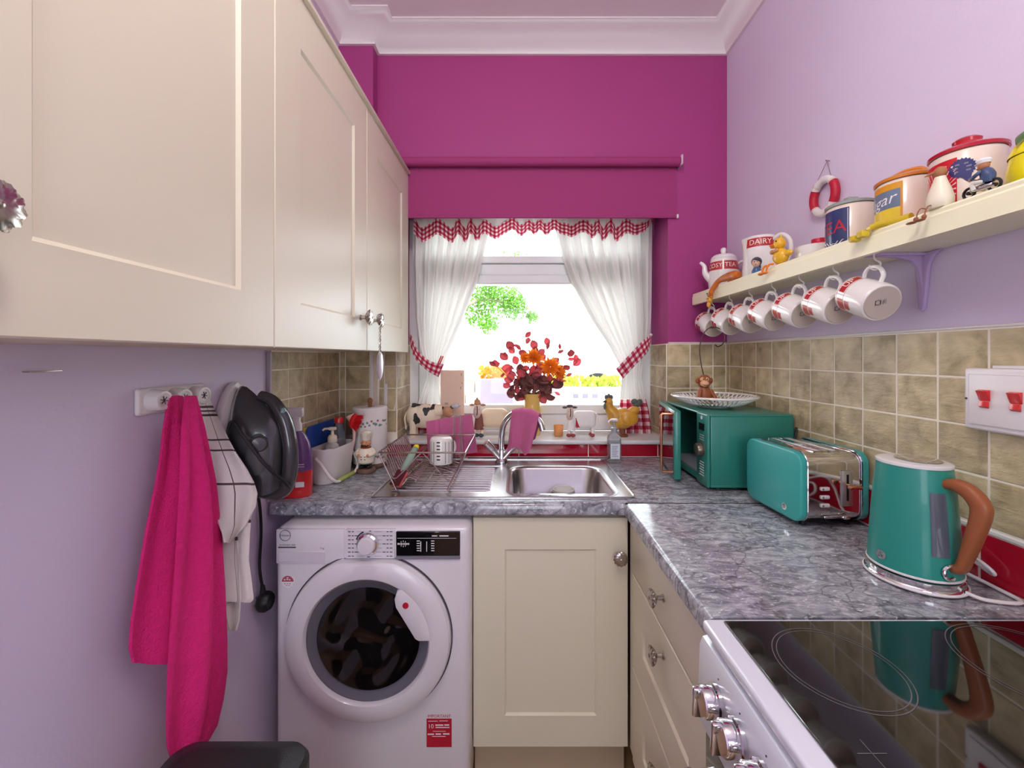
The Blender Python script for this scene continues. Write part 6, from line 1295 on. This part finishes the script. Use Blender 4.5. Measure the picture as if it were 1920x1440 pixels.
def deco_tea(t, c, R_):
    TH = PI-.04
    obj('label', patch(c, R_, TH, .094, .012, .112, .0004), mat('navy_label', (44,58,110), .25, coat=.3, var=.3, vs=12), t)
    b = MB(); [b.tube([cw(c, R_, TH, 0, .001)(x, y) for x, y in ((-.044, .015), (0, .015), (.044, .015))], .0008, 5)]; [b.tube([cw(c, R_, TH, .0, .001)(x, z) for z in (.015, .06, .109)], .0008, 5) for x in (-.044, .044)]; b.text('loose leaf', .017, cw(c, R_, TH, .03)) if False else None
    for k in range(6): b.tube([cw(c, R_, TH, 0, .001)(-.034+k*.012+j*.003, .028+.004*math.sin(k+j)) for j in range(4)], .0011, 5)
    obj('label_lines', b, m_wht, t)
    b = MB(); b.text('TEA', .046, cw(c, R_, TH+.02, .066, .0012)); obj('lettering', b, m_redp, t)
def deco_sugar(t, c, R_):
    TH = PI-.2
    obj('label', patch(c, R_, TH, .098, .010, .114, .0004), mat('amber_label', (226,158,34), .3, coat=.3, var=.1), t)
    obj('blue_panel', patch(c, R_, TH, .09, .060, .100, .0008), mat('grey_blue_label', (112,130,156), .3, coat=.3), t); obj('yellow_panel', patch(c, R_, TH, .09, .018, .0598, .0008), mat('lemon_label', (238,206,60), .3, coat=.3, var=.2, vs=30), t)
    b = MB(); b.text('Sugar', .036, lambda x, y: cw(c, R_, TH, .078, .0014)(x+y*.25, y+x*.12)); obj('lettering', b, m_wht, t)
    b = MB(); f = cw(c, R_, TH, .03, .0013); b.raw([f(.022+.012*math.cos(k*PI/10), -.010*math.sin(k*PI/10)+.004) for k in range(11)], [tuple(range(11))]); b.tube([f(.036, .002), f(.041, .0), f(.036, -.005)], .0012, 5); obj('cup_picture', b, m_wht, t)
def deco_save(t, c, R_):
    TH = PI-.2
    obj('label', patch(c, R_, PI-.40, .0963, .004, .108, .0004, 20), mat('scarlet_label', (206,22,40), .3, coat=.3, var=.06), t)
    b = MB(); f = cw(c, R_, TH+.12, .05, .001)
    for k in range(17):
        a = PI*(k-1)/15; b.raw([f(.018*math.cos(a), .018*math.sin(a)), f(min(.030, .05*math.cos(a)-.0016*math.sin(a)), .05*math.sin(a)+.0016*math.cos(a)), f(min(.030, .05*math.cos(a)+.0016*math.sin(a)), .05*math.sin(a)-.0016*math.cos(a))], [(0, 1, 2)])
    b.text('DAY', .026, cw(c, R_, TH+.05, .022, .0012)); obj('sun_rays', b, mat('pink_white_print', (244,214,214), .3), t)
    b = MB(); f = cw(c, R_, PI+.62, .085, .0011); b.raw([f(0, 0)]+[f((.019 if k % 2 else .0165)*math.cos(2*PI*k/44), (.019 if k % 2 else .0165)*math.sin(2*PI*k/44)) for k in range(44)], [(0, k+1, (k+1) % 44+1) for k in range(44)]); b.raw([f(-.002, -.015), f(.013, -.010), f(.010, -.030), f(.004, -.024)], [(0, 1, 2, 3)]); ro = obj('blue_rosette', b, mat('navy_rosette', (52,56,112), .3, coat=.2), t)
    b = MB(); f2 = cw(c, R_, PI+.62, .085, .0016); [b.raw([f2(x0, y), f2(x1, y), f2(x1, y+.0028), f2(x0, y+.0028)], [(0, 1, 2, 3)]) for x0, x1, y in ((-.009, .008, .006), (-.012, .012, .0), (-.010, .011, -.007))]; obj('rosette_lines', b, m_grey, ro)
    b = MB(); f = cw(c, R_, TH+.12, .05, .0012); b.raw([f(-.014, -.012), f(.010, -.012), f(.010, .008), f(-.008, .010)], [(0, 1, 2, 3)]); obj('label_picture', b, mat('plum_print', (120,80,120), .3, var=.5, vs=90), t)
canister((.874, 1.075, ZF), 'canister with navy TEA label and grey-green lid', (150,160,150), 'grey_green_lid', 'knob', deco_tea)
canister((.874, .922, ZF), 'canister with yellow Sugar label and orange lid', (212,128,30), 'orange_lid', 'loop', deco_sugar)
canister((.874, .797, ZF), 'canister with red sunburst label, blue rosette and red lid', (186,16,40), 'crimson_lid', 'dome', deco_save)
# yellow dangling figure in front of the sugar canister
t = thing('frog_legs_figurine', 'yellow figurine lying on the shelf with two feet over the edge by the Sugar canister', 'figurine', (.80, .9, SZ1)); m_yl = mat('yellow_green_glaze', (214,186,44), .35, coat=.3, var=.2)
mb = MB(); mb.tube(spline([(.812, .845, SZ1+.008), (.806, .875, SZ1+.008), (.797, .90, SZ1+.010), (.788, .915, SZ1+.006)], 5), [.008]*6+[.0075]*10, 10); obj('body', mb, m_yl, t)
for dy, dz in ((-.006, 0), (.016, -.004)): mb = MB(); mb.tube([(.788, .917+dy, SZ1+.006), (.780, .922+dy, SZ1+.001+dz)], .004, 8); mb.box(.766, .786, .918+dy, .936+dy, SZ1-.014+dz, SZ1+.001+dz, .005, 2); obj('foot', mb, m_yl, t)
# goose sitting with dangling legs
c = Vector((.802, .778, SZ1)); t = thing('goose_figurine', 'white goose figurine with brown feet dangling over the shelf edge', 'figurine', c)
mb = MB(); mb.lathe([(.0001, 0), (.015, .001), (.0185, .008), (.0185, .018), (.015, .034), (.010, .05), (.0075, .06), (.0001, .062)], c=c, seg=24, fn=lambda a, z, i: 1+.12*math.sin(a)**2); obj('body', mb, mat('white_goose_glaze', (242,232,208), .35, var=.05), t)
mb = MB(); mb.ell(c+Vector((-.001, -.001, .068)), (.0095, .0105, .0115)); mb.tube([c+Vector((-.006, .002, .070)), c+Vector((-.016, .014, .066))], [.004, .001], 8); obj('head', mb, mat('tan_goose_head', (172,116,74), .5), t)
for dy in (-.002, .014):
    mb = MB(); f0 = c+Vector((-.012, dy, .004)); mb.tube(spline([f0, f0+Vector((-.008, .003, .002)), f0+Vector((-.013, .005, -.008)), f0+Vector((-.0135, .006, -.019))], 4), .0011, 6); mb.ell(f0+Vector((-.0145, .006, -.018)), (.004, .004, .005)); mb.ell(f0+Vector((-.019, .010, -.0235)), (.007, .010, .0022)); obj('leg', mb, mat('rust_wire_leg', (150,92,60), .5), t)
# sailor on a small motorcycle
c = Vector((.806, .712, SZ1)); t = thing('rider_figurine', 'tiny figurine of a rider in blue with white cap on a motorcycle', 'figurine', c)
mb = MB()
for dy in (.024, -.024): mb = MB(); mb.tube([c+Vector((0, dy+.011*math.cos(k*PI/8), .0125+.011*math.sin(k*PI/8))) for k in range(16)], .0028, 8, closed=True); mb.cyl(c+Vector((-.003, dy, .0125)), c+Vector((.003, dy, .0125)), .004, seg=10); obj('wheel', mb, m_blk, t)
mb = MB(); mb.ell(c+Vector((0, 0, .016)), (.006, .022, .007)); mb.tube([c+Vector((0, .022, .012)), c+Vector((0, .014, .034))], .0022, 6); mb.tube([c+Vector((-.011, .012, .036)), c+Vector((.011, .012, .036))], .0018, 6); mb.tube([c+Vector((-.007, .008, .012)), c+Vector((-.007, -.03, .009))], .0024, 6); obj('motorcycle', mb, m_chrome, t)
mb = MB(); mb.tube(spline([c+Vector((0, -.012, .022)), c+Vector((0, -.012, .036)), c+Vector((0, -.006, .05))], 4), [.010,.0105,.011,.0115,.012,.0115,.011,.010,.008], 12); [mb.tube(spline([c+Vector((s_*.009, -.006, .047)), c+Vector((s_*.014, .0, .04)), c+Vector((s_*.010, .011, .037))], 4), .0038, 8) for s_ in (-1, 1)]; rd = obj('rider', mb, mat('navy_blue_glaze', (62,78,116), .4), t)
mb = MB(); [mb.tube(spline([c+Vector((s_*.007, -.010, .024)), c+Vector((s_*.012, .006, .026)), c+Vector((s_*.010, .006, .012))], 4), .0042, 8) for s_ in (-1, 1)]; obj('trousers', mb, mat('white_trousers', (226,220,210), .5), rd)
mb = MB(); mb.ell(c+Vector((0, -.004, .061)), (.0095, .0095, .011)); mb.ell(c+Vector((0, .005, .057)), (.004, .004, .003)); [mb.ell(c+Vector((s_*.010, .012, .037)), .004) for s_ in (-1, 1)]; obj('head', mb, mat('tan_skin_glaze', (186,124,88), .5), rd)
mb = MB(); mb.lathe([(.0001, .074), (.010, .0735), (.012, .070), (.010, .066), (.0095, .064)], c=c+Vector((0, -.005, 0)), seg=20); mb.ell(c+Vector((0, .006, .066)), (.007, .006, .0015)); obj('cap', mb, m_wht, rd)
for _o in t.children_recursive: _o.data.transform(Matrix.Scale(.82, 4))
# lemon jar
c = Vector((.876, .682, ZF)); t = thing('lemon_jar', 'yellow lemon-shaped jar with green leaf cut by the right edge', 'jar', c)
m_lem = mat('lemon_glaze', (242,226,30), .25, coat=.4, var=.05, bump=.15, bs=150)
mb = MB(); mb.lathe([(.0001, 0), (.026, 0), (.036, .012), (.042, .035), (.042, .05), (.0385, .0705), (.037, .071), (.0001, .071)], c=c, seg=40); obj('jar_body', mb, m_lem, t)
mb = MB(); mb.lathe([(.040, .0715), (.040, .075), (.034, .09), (.022, .103), (.010, .110), (.008, .116), (.0001, .119)], c=c, seg=40); ld = obj('lid', mb, m_lem, t)
mb = MB(); mb.grid(lambda u, v: c+Vector((-.008-.034*v, .012*math.sin(PI*v)*(u-.5)*2+.004, .116-.030*v*v+.003*math.sin(PI*u))), 6, 8, .0015); mb.grid(lambda u, v: c+Vector((-.0+.02*math.sin(PI*v)*(u-.5), .008+.03*v, .117-.02*v*v)), 6, 8, .0015); obj('leaf', mb, mat('leaf_green_glaze', (70,104,40), .35, coat=.2), ld)
# ---------------------------------------------------------------- outside the window
m_pave = mat('pale_paving', (206,202,196), .8, var=.06); m_rend = mat('pale_render', (222,220,214), .8, var=.05)
struct('ground', MB().box(-14, 14, 2.35, 40, .38, .45), m_pave)
t = thing('garden_wall', 'pale low garden wall with yellow-green hedge top outside the window', 'wall', (1.6, 5.0, .45))
obj('wall_body', MB().box(.3, 3.6, 4.9, 5.1, .45, 1.0, .01), m_rend, t)
mb = MB()
for k in range(900):
    x, y, z = RNG.uniform(.35, 3.55), RNG.uniform(4.9, 5.1), 1.0+RNG.uniform(0, .12); s_ = .03; a = RNG.uniform(0, PI); d1 = Vector((math.cos(a), math.sin(a), RNG.uniform(-.5, .5)))*s_; d2 = Vector((RNG.uniform(-.5, .5), RNG.uniform(-.5, .5), 1)).normalized()*s_
    p = Vector((x, y, z)); mb.raw([p-d1, p+d2, p+d1, p-d2], [(0, 1, 2, 3)])
tag(obj('hedge_leaves', mb, mat('yellow_green_leaf', (176,190,64), .6, var=.3, transl=.3), t, recalc=False), kind='stuff')
# parked car
t = thing('parked_car', 'white car with pale blue windows parked beyond the garden wall', 'car', (2.75, 8.2, .45)); cz_ = .45; m_car = mat('white_car_paint', (232,236,240), .25, coat=.6, var=.01)
body = [(.75, cz_+.25), (.72, cz_+.62), (.85, cz_+.78), (1.0, cz_+.80), (1.35, cz_+1.14), (2.9, cz_+1.17), (3.55, cz_+.85), (4.6, cz_+.74), (4.75, cz_+.5), (4.72, cz_+.25)]
mb = MB(); mb.prism(body, 'y', 7.4, 9.0, .05, 3); obj('car_body', mb, m_car, t)
m_cg = mat('sky_tinted_glass', (150,206,218), .08, var=.08, coat=.7)
for poly in ([(1.16, cz_+.82), (1.42, cz_+1.08), (1.95, cz_+1.10), (1.95, cz_+.82)], [(2.02, cz_+.82), (2.02, cz_+1.10), (2.82, cz_+1.10), (3.3, cz_+.84)]): mb = MB(); mb.prism(poly, 'y', 7.385, 7.4, .0); obj('side_window', mb, m_cg, t)
mb = MB(); mb.box(.715, .76, 7.5, 7.7, cz_+.55, cz_+.68, .01); obj('tail_light', mb, m_redp, t)
mb = MB(); mb.box(.74, 4.72, 7.385, 7.395, cz_+.46, cz_+.50); obj('side_trim', mb, m_grey, t)
for x in (1.45, 3.95): mb = MB(); mb.cyl((x, 7.36, cz_+.31), (x, 7.58, cz_+.31), .31, seg=28); wh = obj('wheel', mb, m_blk, t); mb = MB(); mb.cyl((x, 7.35, cz_+.31), (x, 7.362, cz_+.31), .19, seg=24); obj('hub_cap', mb, m_chrome, wh)
# tree
t = thing('garden_tree', 'leafy green tree seen through the upper left of the window', 'tree', (-1.15, 6.2, .45)); m_lf = mat('fresh_green_leaf', (104,156,48), .55, var=.55, vs=3, transl=.4)
mb = MB(); mb.tube(spline([(-1.15, 6.2, .45), (-1.2, 6.2, 1.6), (-1.0, 6.2, 2.4), (-.7, 6.25, 3.4), (-.5, 6.2, 4.4)], 5), [.10-.004*k for k in range(21)], 10); mb.tube(spline([(-1.1, 6.2, 1.9), (-.6, 6.1, 2.2), (-.1, 6.1, 2.15)], 4), [.04-.003*k for k in range(9)], 8); obj('trunk', mb, mat('grey_bark', (150,140,124), .9, var=.3), t)
mb = MB()
for (x, y, z, r, n) in ((-.28, 6.1, 2.25, .33, 900), (-.05, 6.1, 2.12, .22, 600), (-.5, 6.2, 2.4, .3, 600), (-.42, 6.0, 1.85, .16, 300), (.22, 6.1, 1.95, .1, 160), (-.62, 6.2, 2.0, .2, 300), (.2, 6.2, 4.3, .5, 300), (-.1, 6.3, 2.75, .3, 300), (-.85, 6.3, 2.5, .4, 500)):
    for k in range(n):
        v = Vector((RNG.gauss(0, 1), RNG.gauss(0, 1), RNG.gauss(0, 1))); v = v.normalized()*r*RNG.random()**.4; p = Vector((x, y, z))+v; s_ = RNG.uniform(.018, .034)
        a = Vector((RNG.uniform(-1, 1), RNG.uniform(-1, 1), RNG.uniform(-1, 1))).normalized()*s_; b = a.orthogonal().normalized()*s_*.6; mb.raw([p-a, p+b, p+a, p-b], [(0, 1, 2, 3)])
tag(obj('foliage', mb, m_lf, t, recalc=False), kind='stuff')
# grey planter with orange flowers, stone pier
t = thing('slate_planter', 'grey planter with orange flowers behind the card outside', 'planter', (-.17, 3.2, .45))
mb = MB(); mb.prism([(-.30, .45), (-.28, 1.2), (-.05, 1.2), (.03, .45)], 'y', 3.1, 3.4, .01); obj('planter_box', mb, mat('grey_slate', (146,146,158), .7, var=.15), t)
mb = MB()
for k in range(160):
    p = Vector((RNG.uniform(-.29, -.05), RNG.uniform(3.1, 3.4), 1.2+RNG.uniform(0, .09))); a = Vector((RNG.uniform(-1, 1), RNG.uniform(-1, 1), RNG.uniform(-1, 1))).normalized()*.022; b = a.orthogonal().normalized()*.016; mb.raw([p-a, p+b, p+a, p-b], [(0, 1, 2, 3)])
tag(obj('orange_flowers', mb, m_or, t, recalc=False), kind='stuff')
t = thing('stone_pier', 'pale rough stone pier outside left of the planter', 'pier', (-.52, 3.6, .45)); mst = mat('pale_stone', (226,220,204), .85, var=.15, bump=.6, bs=12, rnd=.08)
obj('pier_core', MB().box(-.82, -.32, 3.55, 3.9, .45, 1.28), mst, t)
zz = .46
for r in range(7):
    x = -.83
    while x < -.34:
        w_ = RNG.uniform(.1, .19); w_ = min(w_, -.31-x); hgt = .112
        obj('stone', MB().box(x+.004, x+w_-.004, 3.52, 3.56, zz, zz+hgt-.008, .012, 2), mst, t); x += w_
    zz += .118
# pale blue crate on the paving in front of the wall
t = thing('storage_crate', 'pale blue plastic crate standing on a pedestal outside right of the vase', 'crate', (.62, 3.9, .45)); mcr = mat('pale_blue_plastic', (176,206,232), .4)
obj('pedestal', MB().box(.50, .76, 3.85, 4.15, .45, .93, .01), m_rend, t)
mb = MB(); mb.box(.47, .80, 3.82, 4.17, .93, .95, .005); mb.box(.47, .80, 3.82, 3.84, .95, 1.05, .004); mb.box(.47, .80, 4.15, 4.17, .95, 1.05, .004); mb.box(.47, .49, 3.84, 4.15, .95, 1.05, .004); mb.box(.78, .80, 3.84, 4.15, .95, 1.05, .004); obj('crate', mb, mcr, t)
mb = MB(); [mb.box(x, x+.05, 3.815, 3.821, .98, 1.02, .003) for x in (.52, .61, .70)]; obj('grip_slot', mb, m_grey, t)
# ---------------------------------------------------------------- unseen ceiling lamp, added above the camera as fill light
t = thing('added_fill_lamp', 'unseen round glass ceiling lamp added above the camera for fill light', 'lamp', (.0, .15, ZC-.1))
mb = MB(); mb.lathe([(.0001, ZC-.001), (.12, ZC-.001), (.12, ZC-.03), (.11, ZC-.035)], c=(.0, .15, 0), seg=40); obj('lamp_base', mb, m_wp, t)
mb = MB(); mb.lathe([(.118, ZC-.031), (.16, ZC-.06), (.15, ZC-.1), (.08, ZC-.125), (.0001, ZC-.13)], c=(.0, .15, 0), seg=40); obj('glass_shade', mb, mat('opal_glass', (255,250,240), .3, emit=(255,246,236), es=6.0), t)
ld_ = bpy.data.lights.new('fill_bulb', 'POINT'); ld_.energy = LAMP_W; ld_.color = (1.0, .965, .91); ld_.shadow_soft_size = .12
lo_ = bpy.data.objects.new('fill_bulb', ld_); COL.objects.link(lo_); lo_.parent = t; lo_.location = (0, 0, -.15)
